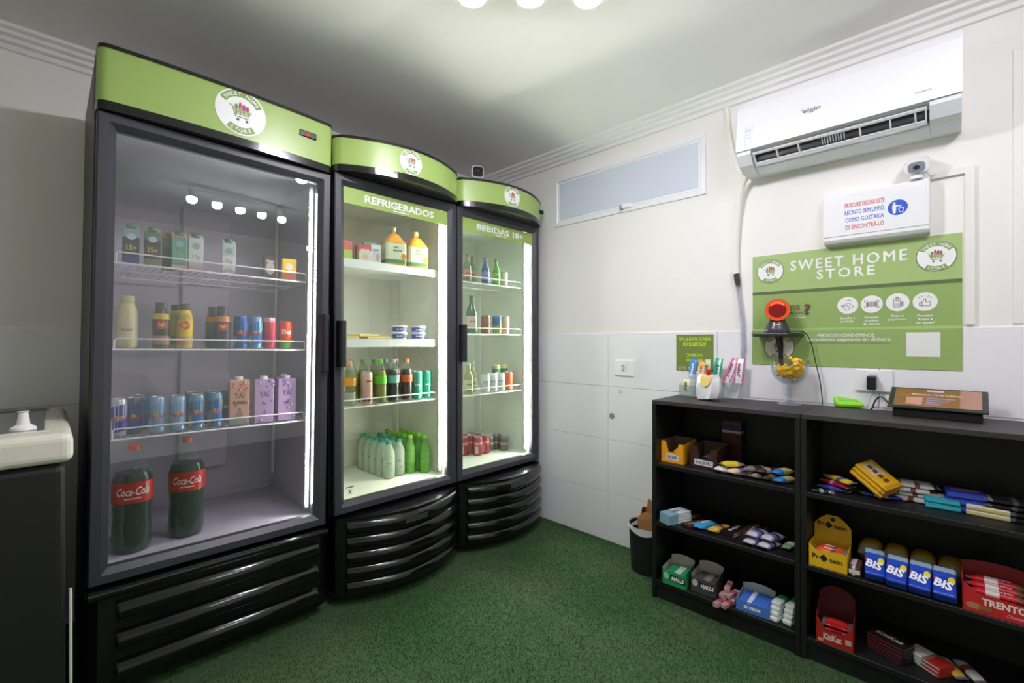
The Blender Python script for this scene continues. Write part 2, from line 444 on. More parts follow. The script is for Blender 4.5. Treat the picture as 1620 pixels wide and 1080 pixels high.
# ---------------------------------------------------------------- upright coolers
BLACK = P('#1b1b1e', 0.42); GLOSS = P('#0b0b0d', 0.16, coat=.3); FRAME = P('#3a3a42', 0.42)
GREEN = P('#a1bd68', 0.32); WIRE = P('#e9e9ea', 0.35)
DOORGLASS = clear('#f3f8f4', 1.5); COATED = clear('#f4f2f5', 1.95, mirror='#e2efe5')
YF = 2.01
LEAN = None
def header_y(W, bulge, off, rc):
    def f(u):
        t = (u - W / 2) / (W / 2)
        y = -(off + bulge * (1 - t * t))
        e = min(u, W - u)
        if e < rc: y += rc - math.sqrt(max(0, rc * rc - (rc - e) ** 2))
        return y
    return f
def cooler(label, x, W, D, zt, zg, zd1, zd0, bulge, liner_hex, led, led_hex, shelves, inset, slatted, handle_left, lean=0.0):
    c = thing('display_cooler', label, 'cooler', (x, YF, 0))
    LIN = P(liner_hex, 0.45)
    b = MB(); t = .032; y0 = .055
    b.box(0, y0, .04, t, D, zt - .015, BLACK); b.box(W - t, y0, .04, W, D, zt - .015, BLACK)
    b.box(t, D - t, .04, W - t, D, zt - .015, BLACK)
    b.box(t, y0, zd1 - .02, W - t, D - t, zt - .015, BLACK); b.box(t, y0, .04, W - t, D - t, zd0 + .035, BLACK)
    body = b.build('body', c, bev=.004)
    z0, z1 = zd0 + .035, zd1 - .02
    q = .004; i = MB()
    i.box(t, y0 + .01, z0, t + q, D - t, z1, LIN); i.box(W - t - q, y0 + .01, z0, W - t, D - t, z1, LIN)
    i.box(t + q, D - t - q, z0, W - t - q, D - t, z1, LIN)
    i.box(t + q, y0 + .01, z0, W - t - q, D - t - q, z0 + q, LIN); i.box(t + q, y0 + .01, z1 - q, W - t - q, D - t - q, z1, LIN)
    i.build('liner', c)
    dk = MB(); cx = W * .56
    dk.box(cx - .1, D - t - q - .03, z0 + .16, cx + .1, D - t - q - .001, z1 - .1, LIN)
    dk.build('air_duct', c, bev=.006)
    pil = MB()
    for px in (t + q + .012, W - t - q - .022):
        pil.box(px, D - .13, z0 + .1, px + .01, D - .115, z1 - .04, WIRE)
    pil.build('shelf_rail', c)
    # header
    f = header_y(W, bulge, .012, .03); N = 28
    us = [W * k / N for k in range(N + 1)]
    us = sorted(set(us + [.004, .012, .02, W - .004, W - .012, W - .02]))
    h = MB()
    h.loft([[(u, f(u), zg), (u, f(u), zt - .012)] for u in us], GREEN, False, False, False)
    hp = h.build('header_panel', c, True)
    tr = MB()
    for a, bb, pr_ in ((zg - .03, zg, .004), (zt - .012, zt, .004)):
        front = [(u, f(u) - pr_) for u in us]
        ring = front + [(W, .12), (0, .12)]
        tr.prism([(p, q2) for p, q2 in ring], 'z', a, bb, GLOSS)
    tr.box(0, .03, zg, .006, .12, zt - .012, BLACK); tr.box(W - .006, .03, zg, W, .12, zt - .012, BLACK)
    tr.build('header_trim', c)
    # door
    dx0, dx1, dz0, dz1 = .004, W - .004, zd0, zd1
    mk = lambda u, v, d: (u, d, v)
    dm = MB()
    frame_loops(dm, dx0, dz0, dx1, dz1, [(0, .052), (0, .004), (.004, 0), (inset * .6, 0), (inset * .93, .014), (inset, .017), (inset, .045), (.01, .052)], FRAME, mk)
    df = dm.build('door_frame', c)
    MB().box(dx0 + inset, .020, dz0 + inset, dx1 - inset, .025, dz1 - inset, DOORGLASS if handle_left else COATED).build('glass', df)
    hx = dx0 + .006 if handle_left else dx1 - .046
    hh = MB()
    hz = (1.075, 1.325) if not handle_left else (1.085, 1.295)
    hh.loft([[(hx + a, y_, z_) for a, y_ in ((0, 0), (.004, -.03), (.012, -.042), (.028, -.042), (.036, -.03), (.04, 0))]
             for z_ in (hz[0], hz[0] + .012, hz[1] - .012, hz[1])], P('#26262a', .35))
    hh.build('handle', df, bev=.003)
    # light strip in the right front corner
    lx = W - t - .034
    MB().box(lx - .003, .075, z0 + .03, lx + .016, .098, z1 - .03, P('#b9bcb8', .5)).build('light_channel', c, bev=.002)
    ls = MB(); zz = z0 + .05
    if not handle_left:
        while zz < z1 - .06:
            ls.box(lx + .002, .0700, zz, lx + .006, .0745, zz + .006, emit(led_hex, led * 2.2)); zz += .016
    else:
        ls.box(lx, .068, z0 + .05, lx + .008, .0745, z1 - .05, emit(led_hex, led))
    ls.build('light_strip', c)
    # shelves
    for zs, lip in shelves:
        s = MB(); a0, a1 = t + .012, W - t - .012; y1, y2 = .108, D - .075
        if not lip:
            for p, q2 in (((a0, y1), (a1, y1)), ((a0, y2), (a1, y2)), ((a0, y1), (a0, y2)), ((a1, y1), (a1, y2)), ((a0, (y1 + y2) / 2), (a1, (y1 + y2) / 2))):
                s.tube([(p[0], p[1], zs - .006), (q2[0], q2[1], zs - .006)], .0038, WIRE, 6)
        else:
            s.box(a0, y1 - .004, zs - .034, a1, y1 + .004, zs + .006, WIRE)
            s.box(a0, y1, zs - .008, a1, y2, zs - .003, WIRE)
        k = a0 + .018
        while k < a1 - .01:
            s.tube([(k, y1, zs - .0022), (k, y2, zs - .0022)], .0018, WIRE, 4, False); k += .026
        so = s.build('shelf', c, True)
        if lip != 2:
            g = MB(); e0, e1 = a0 + .022, a1 - .022
            g.tube([(e0, y1, zs - .006), (e0, y1, zs + .026), (e0 + .006, y1, zs + .033), (e1 - .006, y1, zs + .033), (e1, y1, zs + .026), (e1, y1, zs - .006)], .0030, WIRE, 6)
            g.build('guard_rail', so, True)
    # base
    bz0, bz1 = .045, zd0 - .012
    fb = header_y(W, bulge * 1.05, .004, .012)
    base = MB(); front = [(u, fb(u)) for u in us]
    if slatted == 5:
        base.prism(front + [(W, .07), (0, .07)], 'z', bz0, bz1, GLOSS)
        bp = base.build('base_panel', c)
        n = 5; pit = (bz1 - bz0 - .012) / n
        for kk in range(n):
            za_ = bz0 + .008 + kk * pit; zb_ = za_ + pit * .86
            rings = []
            us2 = [W * .06 + W * .90 * j / 24 for j in range(25)]
            for u in us2:
                y = fb(u)
                rings.append([(u, y + .004, za_), (u, y - .008, za_ + .003), (u, y - .017, za_ + pit * .2), (u, y - .020, za_ + pit * .42),
                              (u, y - .015, za_ + pit * .64), (u, y - .004, zb_), (u, y + .004, zb_)])
            so = MB().loft(rings, GLOSS).build('slat', bp, True, ang=60)
            if kk == n - 1:
                mp = lambda u, v, hh_: (u, fb(u) - .0215 - hh_, v)
                Print().rect(W * .40, za_ + pit * .22, W * .58, za_ + pit * .62, P('#3b3b40', .3), 0, 6).build('rating_plate', so, fmap=mp)
        ft = MB()
    else:
        base.prism([(.004, .07), (.004, .0), (.03, -.012), (W - .03, -.012), (W - .004, 0), (W - .004, .07)], 'z', bz0, bz1 - .02, GLOSS)
        bp = base.build('base_panel', c, bev=.004)
        MB().prism([(-.018, bz1 - .03), (-.026, bz1 - .02), (-.026, bz1 - .006), (-.012, bz1), (.05, bz1), (.05, bz1 - .03)], 'x', 0, W, GLOSS).build('base_ledge', bp, bev=.004)
        for zc in (.302, .203, .104):
            rings = []
            for u in (.075, .082, W - .052, W - .045):
                e = 0 if .08 < u < W - .05 else .006
                rings.append([(u, -.010, zc - .032)] + [(u, -.012 - (.030 - e) * math.sin(R(a_)) ** .8, zc - .030 * math.cos(R(a_)) - .006 * math.sin(R(a_))) for a_ in (12, 35, 60, 85, 110, 135, 160)] + [(u, -.010, zc + .032)])
            MB().loft(rings, GLOSS).build('slat', bp, True, ang=50)
    ft = MB()
    for fx in (.06, W - .06):
        for fy in (.1, D - .06):
            ft.lathe([(.016, 0), (.018, .006), (.010, .012), (.010, .05)], BLACK, 10, (fx, fy))
    ft.build('foot', c)
    return c, hp, df, f
SH1 = (1.479, 1.172, .853); SH2 = (1.598, 1.206, .880); SH3 = (1.566, 1.250, .876)
cool1, hp1, df1, hf1 = cooler('widest black display cooler with flat green header, beside the chest freezer', .080, .785, .66, 2.172, 1.985, 1.955, .392, .022, '#bfb9c6',
                              LED[0], '#fbfff6', [(z, 0) for z in SH1], .05, 3, False)
cool2, hp2, df2, hf2 = cooler('black display cooler with curved green header and REFRIGERADOS door banner', .904, .706, .66, 2.132, 2.0, 1.970, .408, .118, '#ecebe2',
                              LED[1], '#fff6e6', [(SH2[0], 2), (SH2[1], 2), (SH2[2], 0)], .05, 5, True)
cool3, hp3, df3, hf3 = cooler('black display cooler with curved green header and BEBIDAS 18+ door banner', 1.613, .704, .66, 2.122, 1.992, 1.966, .408, .118, '#e0e4da',
                              LED[2], '#fdfff0', [(z, 0) for z in SH3], .05, 5, True)
def header_print(hp, f, logo_x, logo_z, r, name='logo'):
    pr = Print(); logo(pr, logo_x, logo_z, r)
    o = pr.build(name, hp, fmap=lambda u, v, h: (u, f(u) - .0008 - h, v)); o['label'] = 'round white shop badge with trolley'
header_print(hp1, hf1, on_y(377, 176, 1.985).x - .105, 2.083, .088)
header_print(hp2, hf2, on_y(649, 259, 1.89).x - .904, 2.062, .060)
header_print(hp3, hf3, on_y(809, 316, 1.89).x - 1.613, 2.056, .060)
def display(hp, f, u, z, lit):
    d = MB(); d.box(u - .036, f(u) - .006, z - .013, u + .036, f(u) + .01, z + .013, P('#16161a', .25))
    o = d.build('temperature_display', hp, bev=.003)
    if lit:
        Print().text('-2', 0, 0, .014, emit('#ff3018', 1.6), 1, bold=.03).build('digits', o, fmap=flat((u - .004, f(u) - .0062, z), (1, 0, 0), (0, 0, 1), (0, -1, 0)))
display(hp1, hf1, .772 - .105, 2.088, True); display(hp3, hf3, .66, 2.055, False)
def banner(df, W, z1, word, th, u, caph, width):
    z1 -= .05
    m = MB(); m.box(.0545, .0185, z1 - .076, W - .0545, .0198, z1 - .0005, P('#9dbb60', .4))
    o = m.build('door_banner', df)
    pr = Print()
    if ' ' in word:
        w1, w2 = word.split(); pr.text(w1, u - width * .16, z1 - .036, caph, WHITE, 1, width=width * .68, bold=.03)
        Print().text(w2, u + width * .38, z1 - .036, caph, WHITE, 1, width=width * .24, bold=.03).build('lettering', o, fmap=flat((0, .0185, 0), (1, 0, 0), (0, 0, 1), (0, -1, 0)))
    else:
        pr.text(word, u, z1 - .036, caph, WHITE, 1, width=width, bold=.03)
    Print().rect(u - .045, z1 - .0665, u + .045, z1 - .0615, WHITE, 1).build('underline', o, fmap=flat((0, .0185, 0), (1, 0, 0), (0, 0, 1), (0, -1, 0)))
    pr.build('lettering', o, fmap=flat((0, .0185, 0), (1, 0, 0), (0, 0, 1), (0, -1, 0)))
banner(df2, .706, 1.970, 'REFRIGERADOS', 0, .36, .034, .40)
banner(df3, .704, 1.966, 'BEBIDAS 18+', 0, .36, .034, .40)
# little white shelf label and energy marks
Print().rect(0, 0, .03, .022, WHITE).build('sticker', df1, fmap=flat((.785 - .10, .0195, 1.60), (1, 0, 0), (0, 0, 1), (0, -1, 0)))
pr = Print(); pr.text('CUIDADO', .02, .045, .007, INK, 0, width=.04); pr.line((.012, .012), (.028, .03), .003, INK); pr.line((.012, .03), (.028, .012), .003, INK); pr.line((.02, .03), (.02, .036), .003, INK)
pr.build('sticker', df2, fmap=flat((.066, .0195, .475), (1, 0, 0), (0, 0, 1), (0, -1, 0)))

# small security camera standing on the last cooler
cpos = on_y(755, 270, 2.1)
t = thing('security_camera', 'small white security camera with black face standing on a cooler', 'camera', (cpos.x, 2.1, 2.1225 - .0155), R(-28))
MB().lathe([(.026, 0), (.026, .006), (.010, .012)], P('#2a2a2c', .4), 20).build('base', t, True)
MB().tube([(0, 0, .01), (0, .006, .05), (0, .004, .085)], .006, P('#2a2a2c', .4), 8).build('stalk', t, True)
def rsq(r, e, n, y, c):
    out = []
    for j in range(n):
        a = 2 * math.pi * j / n; ca, sa = math.cos(a), math.sin(a)
        k = r / (abs(ca) ** e + abs(sa) ** e) ** (1 / e)
        out.append((c[0] + k * ca, y, c[2] + k * sa))
    return out
cc = (0, 0, .125)
MB().loft([rsq(.030, 5, 28, .024, cc), rsq(.037, 5, 28, .018, cc), rsq(.038, 5, 28, -.012, cc), rsq(.034, 5, 28, -.019, cc)], P('#efeff0', .35)).build('housing', t, True)
MB().loft([rsq(.0315, 5, 28, -.0185, cc), rsq(.0305, 5, 28, -.022, cc)], P('#131316', .15)).build('face', t, True)
MB().loft([rsq(.010, 2, 16, -.022, cc), rsq(.009, 2, 16, -.026, cc), rsq(.005, 2, 16, -.024, cc)], P('#34343c', .1)).build('lens', t, True)

# ---------------------------------------------------------------- chest freezer at the left edge
t = thing('chest_freezer', 'black chest freezer with cream lid against the left wall', 'freezer', (.04, 1.77, 0), 0)
MB().box(-1.15, .012, .03, -.004, .70, .86, P('#141416', .5)).build('body', t, bev=.02, seg=3)
CREAM = P('#e3dfd0', .4)
lid = MB(); lid.box(-1.165, 0, .862, .012, .715, .945, CREAM); lo = lid.build('lid', t, bev=.022, seg=4)
MB().box(-1.08, .08, .9455, -.045, .66, .9475, clear('#b9bdbb', 1.5, .05, .5, '#8d8f90')).build('lid_window', lo)
MB().box(-1.10, .66, .9455, -.035, .675, .952, P('#8a8782', .4)).build('window_track', lo); MB().box(-1.10, .065, .9455, -.035, .08, .949, CREAM).build('window_track', lo)
MB().lathe([(.028, .948), (.026, .955), (.014, .964), (.010, .996), (.013, 1.0)], P('#f2f2f2', .35), 18, (-.088, .14)).build('lid_knob', lo, True)
ft = MB()
for fx in (-1.1, -.07):
    for fy in (.07, .63): ft.lathe([(.02, 0), (.02, .04)], BLACK, 10, (fx, fy))
ft.build('foot', t)

o = MB().tube([(.0462, 1.80, .50), (.0462, 1.796, .44), (.0462, 1.79, .36), (.0462, 1.786, .2), (.0462, 1.785, .006)], .0035, P('#d8d8d4', .4), 6).build('white_strand', None, True); tag(o, 'thin white cord hanging in the gap beside the chest freezer', 'strand')  # thin pale upright line, built as a tube

# ---------------------------------------------------------------- two open bookcases along the right wall
BK = P('#121213', 0.5, noise=.1, scale=30); BKT = P('#343032', 0.55, noise=.06, scale=60)
BROT = R(-89.0)
BO = Vector((1.992, 1.028, 0)); BDIR = Vector((math.cos(BROT), math.sin(BROT), 0))
BW1, BW2, BD, BH = .60, .78, .335, .925
BZ = (.632, .358, .085)
def bookcase(label, o, W):
    t = thing('bookcase', label, 'bookcase', o, BROT, 'black bookcases along the right wall')
    h = .018
    MB().box(0, 0, 0, h, BD, BH - h, BK).build('side_panel', t, bev=.001, seg=1)
    MB().box(W - h, 0, 0, W, BD, BH - h, BK).build('side_panel', t, bev=.001, seg=1)
    MB().box(0, -.002, BH - h, W, BD, BH, BKT).build('top_panel', t, bev=.001, seg=1)
    MB().box(h, BD - .006, .02, W - h, BD, BH - h, BK).build('back_panel', t)
    for z in BZ:
        MB().box(h, .004, z - h, W - h, BD - .006, z, BK).build('shelf', t, bev=.001, seg=1)
    MB().box(h, .012, 0, W - h, .028, BZ[2] - h, BK).build('plinth', t)
    return t
bookcase('black open bookcase with three shelves, beside the waste bin', BO, BW1)
bookcase('black open bookcase with three shelves, under the tablet', BO + BDIR * (BW1 + .002), BW2)

# waste bin
bp = Vector((2.225, 1.165, 0))
t = thing('waste_bin', 'small black waste bin with white liner beside the bookcase', 'bin', bp)
MB().lathe([(.088, 0), (.092, .004), (.104, .235), (.100, .235), (.088, .008)], P('#1a1a1c', .5), 32, cap1=True).build('bucket', t, True)
rim = []
for j in range(33):
    a = 2 * math.pi * j / 32; rim.append((.1055 + .002 * math.sin(5 * a), .226 + .010 * math.sin(3 * a + 1)))
lm = MB(); n = 32
lm.loft([[(.107 * math.cos(2 * math.pi * j / n), .107 * math.sin(2 * math.pi * j / n), rim[j][1] - .012) for j in range(n)],
         [(rim[j][0] * math.cos(2 * math.pi * j / n), rim[j][0] * math.sin(2 * math.pi * j / n), .241) for j in range(n)],
         [(.094 * math.cos(2 * math.pi * j / n), .094 * math.sin(2 * math.pi * j / n), .20) for j in range(n)]], P('#d8d8da', .4), True, False, False)
lm.build('liner', t, True)
KR = P('#b07a4a', .75, noise=.12, scale=25)
t = thing('paper_bag', 'crumpled brown paper bag stuffed in the waste bin', 'bag', bp + Vector((0, 0, .012)), R(20))
bag = MB()
rings = []
for k, (zz, w, d) in enumerate(((0, .05, .04), (.1, .055, .045), (.2, .06, .046), (.262, .062, .05), (.300, .060, .035))):
    rr = random.Random(k)
    rings.append([(w * sx + rr.uniform(-.006, .006), d * sy + rr.uniform(-.006, .006), zz + rr.uniform(-.012, .012) * (k > 2)) for sx, sy in ((-1, -1), (0, -1.1), (1, -1), (1.05, 0), (1, 1), (0, .9), (-1, 1), (-.95, 0))])
bag.loft(rings, KR, True, True, False).build('bag', t)
MB().loft([[(.02, -.03, .24), (.06, -.03, .25), (.06, .02, .25), (.02, .02, .24)], [(.03, -.035, .33), (.075, -.02, .32), (.07, .015, .335), (.03, .01, .345)]], KR).build('folded_flap', t)

# ---------------------------------------------------------------- air conditioner
AW = .722; AY = .7115
t = thing('air_conditioner', 'white split air conditioner with open louver on the right wall', 'air conditioner', (XW, AY, 0), R(-90))
# local: x to the image right, y into the wall, z up ; depth d in front of the wall is -d in y
AC = P('#f0f1f4', 0.22, coat=.4); ACG = P('#dfe2e5', 0.4)
bp = [(0, 2.285), (-.135, 2.285), (-.158, 2.274), (-.175, 2.24), (-.197, 2.052), (-.186, 2.044), (-.130, 2.040), (-.118, 2.005), (-.130, 1.981), (-.075, 1.970), (0, 1.975)]
full = [(0, 2.285), (-.135, 2.285), (-.158, 2.274), (-.175, 2.24), (-.197, 2.052), (-.196, 2.030), (-.165, 1.990), (-.130, 1.976), (-.075, 1.970), (0, 1.975)]
b = MB()
b.prism(bp, 'x', .058, AW - .082, ACG); b.prism(full, 'x', 0, .058, ACG); b.prism(full, 'x', AW - .082, AW, ACG)
b.build('body', t, bev=.002)
fp = MB(); q = [(-.137, 2.288), (-.160, 2.277), (-.178, 2.242), (-.204, 2.058), (-.206, 2.046), (-.196, 2.048), (-.172, 2.24), (-.156, 2.271), (-.137, 2.283)]
fpo = fp.prism(q, 'x', -.003, AW + .003, AC).build('front_panel', t, bev=.002)
# opening: dark cavity, flap with vanes
cv = MB(); cv.box(.060, -.134, 2.000, AW - .084, -.131, 2.042, P('#2b2d33', .5)); cv.build('outlet', t)
lv = MB(); z0, z1 = 1.985, 2.030
P0 = Vector((0, -.150, 1.984)); P1 = Vector((0, -.201, 2.026))
dv = P1 - P0
def slant(u, v, d): # v 0..1 along the flap, d out of it
    nrm = Vector((0, -dv.z, dv.y)).normalized() * -1
    p = P0 + dv * v + nrm * d
    return (u, p.y, p.z)
MB().loft([[slant(.066, 0, 0), slant(.066, .22, 0), slant(.066, .22, .005), slant(.066, 0, .005)], [slant(AW - .09, 0, 0), slant(AW - .09, .22, 0), slant(AW - .09, .22, .005), slant(AW - .09, 0, .005)]], AC).build('louver', t)
MB().loft([[slant(.066, .86, 0), slant(.066, 1, 0), slant(.066, 1, .005), slant(.066, .86, .005)], [slant(AW - .09, .86, 0), slant(AW - .09, 1, 0), slant(AW - .09, 1, .005), slant(AW - .09, .86, .005)]], AC).build('louver', t)
for u in (.066, .155, .235, .44, .53, .60, AW - .094):
    MB().loft([[slant(u, .1, 0), slant(u, .95, 0), slant(u, .95, .012), slant(u, .1, .012)], [slant(u + .005, .1, 0), slant(u + .005, .95, 0), slant(u + .005, .95, .012), slant(u + .005, .1, .012)]], AC).build('vane', t)
for k in range(9):
    u = .318 + k * .009
    MB().loft([[slant(u, .3, .004), slant(u, .8, .004), slant(u, .75, .02), slant(u, .35, .02)], [slant(u + .003, .3, .004), slant(u + .003, .8, .004), slant(u + .003, .75, .02), slant(u + .003, .35, .02)]], P('#c9ccd6', .4)).build('gear_tooth', t)
def panel_map(u, v, h):
    a = Vector((0, -.178, 2.242)); bq = Vector((0, -.204, 2.058)); k = (2.242 - v) / (2.242 - 2.058)
    p = a + (bq - a) * k
    return (u, p.y - .0006 - h, v)
pr = Print(); gr = P('#7c8088', .3)
pr.text('elgin', .286, 2.147, .018, gr, 1, width=.062, bold=.015)
pr.line((.250, 2.150), (.256, 2.156), .003, gr, 1)
Print().text('inverter', .625, 2.086, .008, P('#a9adb4', .4), 1, width=.045).build('lettering', fpo, fmap=panel_map)
pr.build('lettering', fpo, fmap=panel_map)
pr = Print(); lg = P('#c3c8d6', .4); u0, v0, u1, v1 = .036, 2.070, .064, 2.152
for a, c in (((u0, v0), (u1, v0)), ((u1, v0), (u1, v1)), ((u1, v1), (u0, v1)), ((u0, v1), (u0, v0))): pr.line(a, c, .0015, lg, 1)
pr.text('10', .05, 2.135, .016, lg, 1, width=.018); pr.text('anos', .05, 2.114, .007, lg, 1, width=.018); pr.text('garantia', .05, 2.099, .006, lg, 1, width=.02)
pr.build('warranty_sticker', fpo, fmap=panel_map)

# pipe, drain hose and trunking of the air conditioner
WP = P('#edebe4', .5)
def wp(px, py, d): 
    p = on_x(px, py, XW - d); return (p.x, p.y, p.z)
pts = [wp(1150, 172, .014), wp(1152, 205, .014), wp(1158, 240, .016), wp(1168, 265, .02), wp(1177, 274, .03)]
o = MB().tube(pts, .011, WP, 10).build('refrigerant_pipe', None, True); tag(o, 'short white wrapped pipe beside the air conditioner', 'pipe')
pts = [wp(1182, 279, .06), wp(1176, 290, .05), wp(1171, 310, .035), wp(1167, 345, .024), wp(1164.5, 395, .018), wp(1165, 434, .018)]
t = thing('drain_hose', 'white drain hose under the air conditioner with black taped end and clear tube', 'hose', (0, 0, 0))
t.location = pts[-1]; off = -Vector(pts[-1])
sh = lambda q_: [tuple(Vector(p) + off) for p in q_]
MB().tube(sh(pts), .0125, WP, 12).build('insulation', t, True)
tp = [wp(1165, 433, .018), wp(1166.5, 445, .018), wp(1168, 455, .018)]
MB().tube(sh(tp), [.0132, .0132, .008], P('#35353a', .6, noise=.5, scale=90), 12).build('tape', t, True)
hp_ = [wp(1167, 452, .018), wp(1171, 480, .020), wp(1175, 515, .022), wp(1176, 545, .022), wp(1174, 590, .018), wp(1170, 636, .016)]
MB().tube(sh(hp_), .0105, clear('#e4e4ee', 1.4, .1, .45, '#dcdce8'), 12).build('clear_tube', t, True)

# distribution box with notice, camera, trunking
bx0 = wz(1302, 350, XW - .055)[0]; bx1 = wz(1471, 320, XW - .055)[0]
bzb = (wz(1303, 388, XW - .055)[1] + wz(1469.6, 368, XW - .055)[1]) / 2; bzt = (wz(1302, 311.5, XW - .055)[1] + wz(1472, 278.7, XW - .055)[1]) / 2
t = thing('breaker_box', 'white wall breaker box carrying a clean-room notice', 'electrical box', (XW, bx0, bzb), R(-90))
bw, bh = bx0 - bx1, bzt - bzb
WB = P('#f0f1f2', .3)
MB().prism([(0, 0), (-.045, .004), (-.055, .016), (-.055, bh - .010), (-.046, bh), (0, bh)], 'x', 0, bw, WB).build('body', t, bev=.003)
d = MB().box(.002, -.058, .030, bw - .002, -.054, bh - .024, WB).build('door', t, bev=.0015)
MB().box(bw - .017, -.060, .055, bw - .009, -.0575, bh - .035, WB).build('catch', d, bev=.001)
nx0 = .075 * bw / .36; 
red, blu = P('#d8352c', .5), P('#1f57c8', .5)
nw = bw
pr = Print(); a0, a1, b0, b1 = .20 * nw, .815 * nw, .040, bh - .036
pr.rect(a0, b0, a1, b1, P('#eef1f4', .35), 0)
lines = (('PROCURE DEIXAR ESTE', red), ('RECINTO BEM LIMPO,', blu), ('COMO GOSTARIA', blu), ('DE ENCONTRÁ-LO', red))
hh = (b1 - b0) / 4.5
for k, (s_, m_) in enumerate(lines):
    pr.text(s_, a0 + (a1 - a0) * .355, b1 - hh * (.72 + k * 1.02), hh * .62, m_, 1, width=(a1 - a0) * (.62 if k < 2 else .60), bold=.012)
ccx, ccz, cr = a0 + (a1 - a0) * .855, (b0 + b1) / 2 + .006, .030
pr.disc(ccx, ccz, cr, cr, blu, 1)
pr.disc(ccx - .010, ccz + .017, .0045, .0045, WHITE, 2, 12)
pr.poly([(ccx - .016, ccz + .011), (ccx - .004, ccz + .011), (ccx - .004, ccz - .003), (ccx - .006, ccz - .022), (ccx - .014, ccz - .022), (ccx - .016, ccz - .003)], WHITE, 2)
pr.line((ccx - .006, ccz + .008), (ccx + .008, ccz + .003), .004, WHITE, 2)
pr.path([(ccx + .003, ccz - .004), (ccx + .006, ccz - .020), (ccx + .015, ccz - .020), (ccx + .018, ccz - .004), (ccx + .003, ccz - .004)], .0025, WHITE, 2)
pr.rect(ccx + .008, ccz + .004, ccx + .012, ccz + .008, WHITE, 2)
pr.build('notice', d, fmap=flat((0, -.058, 0), (1, 0, 0), (0, 0, 1), (0, -1, 0)))

cp = on_x(1450, 262, XW - .075)
t = thing('security_camera', 'white security camera with grey face above the breaker box', 'camera', (XW, cp.y, bzt + .001), R(-90))
MB().lathe([(.020, 0), (.020, .012), (.012, .018), (.009, .03)], P('#eef0f0', .35), 18, (0, -.05)).build('base', t, True)
cc = (0, 0, .052)
def tilt(pts_, a=R(16)):
    return [(x * 1.25, -.055 + (y) * math.cos(a) - (z - .052) * math.sin(a), .052 + y * math.sin(a) + (z - .052) * math.cos(a)) for x, y, z in pts_]
MB().loft([tilt(rsq(.018, 4, 24, .040, cc)), tilt(rsq(.027, 4, 24, .034, cc)), tilt(rsq(.030, 4, 24, -.02, cc)), tilt(rsq(.028, 4, 24, -.030, cc))], P('#f2f2f2', .3)).build('housing', t, True)
c2_ = (0, 0, .0445)
MB().loft([tilt(rsq(.0205, 3, 24, -.0295, c2_)), tilt(rsq(.0195, 3, 24, -.032, c2_))], P('#8d8f9c', .3)).build('face', t, True)
MB().loft([tilt(rsq(.008, 2, 14, -.032, c2_)), tilt(rsq(.007, 2, 14, -.036, c2_))], P('#2a2a34', .1)).build('lens', t, True)
MB().tube([(.024, -.04, .03), (.035, -.03, .012), (.05, -.012, .012)], .0025, P('#e6e6e6', .4), 6).build('cable', t, True)

tz = wz(1500, 275)[1]
y0_ = bx1 - .004; y1_ = wz(1524, 300)[0]
t = thing('cable_trunking', 'white angled cable trunking from the breaker box down the wall', 'trunking', (XW, y1_, tz))
MB().box(-.014, -.004, -.012, 0, y0_ - y1_, .012, WP).build('horizontal_run', t, bev=.001)
MB().box(-.014, -.030, 1.262 - tz, 0, -.004, .012, WP).build('vertical_run', t, bev=.001)
ty = wz(1602, 300)[0]
o = MB().box(XW - .005, ty - .11, 1.262, XW - .0005, ty, 2.22, WALL).build('access_panel', bev=.002); tag(o, 'flush painted access panel to the right of the trunking', 'panel')

# ---------------------------------------------------------------- wall sign
sy0, sy1, sz0, sz1 = .7025, -.0125, 1.092, 1.604
SGW = sy0 - sy1
t = thing('wall_sign', 'large green shop sign with white lettering above the bookcases', 'sign', (XW, sy0, 0), R(-90))
SG1, SG2 = P('#a8c27c', .35, noise=.04, scale=3), P('#95b268', .35, noise=.03, scale=3)
ZB = 1.475  # the two-tone border under the shop name
zb_r, zb_l = wz(1523, 443)[1], wz(1190, 465)[1]
b = MB()
LEDGE = 1.2535
b.box(0, -.0025, LEDGE + .006, SGW, -.0006, 1.427, SG2); b.box(0, -.0025, 1.427, SGW, -.0006, sz1, SG1)
b.loft([[(0, -.0025, LEDGE + .006), (0, -.0006, LEDGE + .006), (0, -.0092, LEDGE - .004), (0, -.0112, LEDGE - .004)], [(SGW, -.0025, LEDGE + .006), (SGW, -.0006, LEDGE + .006), (SGW, -.0092, LEDGE - .004), (SGW, -.0112, LEDGE - .004)]], SG2)
b.box(0, -.0112, sz0, SGW, -.0092, LEDGE - .004, SG2)
so = b.build('panel', t)
def smap(u, v, h):
    return (u, (-.0031 if v > LEDGE + .004 else -.0118) - h, v)
def su(px, py): y, z = wz(px, py, XW - .003); return sy0 - y, z
pr = Print(); dg = P('#5d6f45', .5)
pr.rect(0, 1.420, SGW, 1.434, dg, 1)
def fit(s_, pl, pr_, py, cap, mat=WHITE, bold=.02, gap=1.0, h=2):
    ul, _ = su(pl, py); ur, _ = su(pr_, py); uc, vc = su((pl + pr_) / 2, py)
    u1_, v1_ = su((pl + pr_) / 2, py - cap / 2); u2_, v2_ = su((pl + pr_) / 2, py + cap / 2)
    pr.text(s_, (ul + ur) / 2, vc, v1_ - v2_, mat, h, width=ur - ul, bold=bold, gap=gap)
fit('SWEET HOME', 1251, 1435, 411, 17, gap=1.25, bold=.05)
fit('STORE', 1292, 1384, 430, 15, gap=1.3, bold=.02)
pr.build('lettering', so, fmap=smap)
for px, py, r in ((1218.5, 429, .056), (1481, 405, .058)):
    u_, v_ = su(px, py); l2 = Print(); logo(l2, u_, v_, r, True); l2.build('logo', so, fmap=smap)
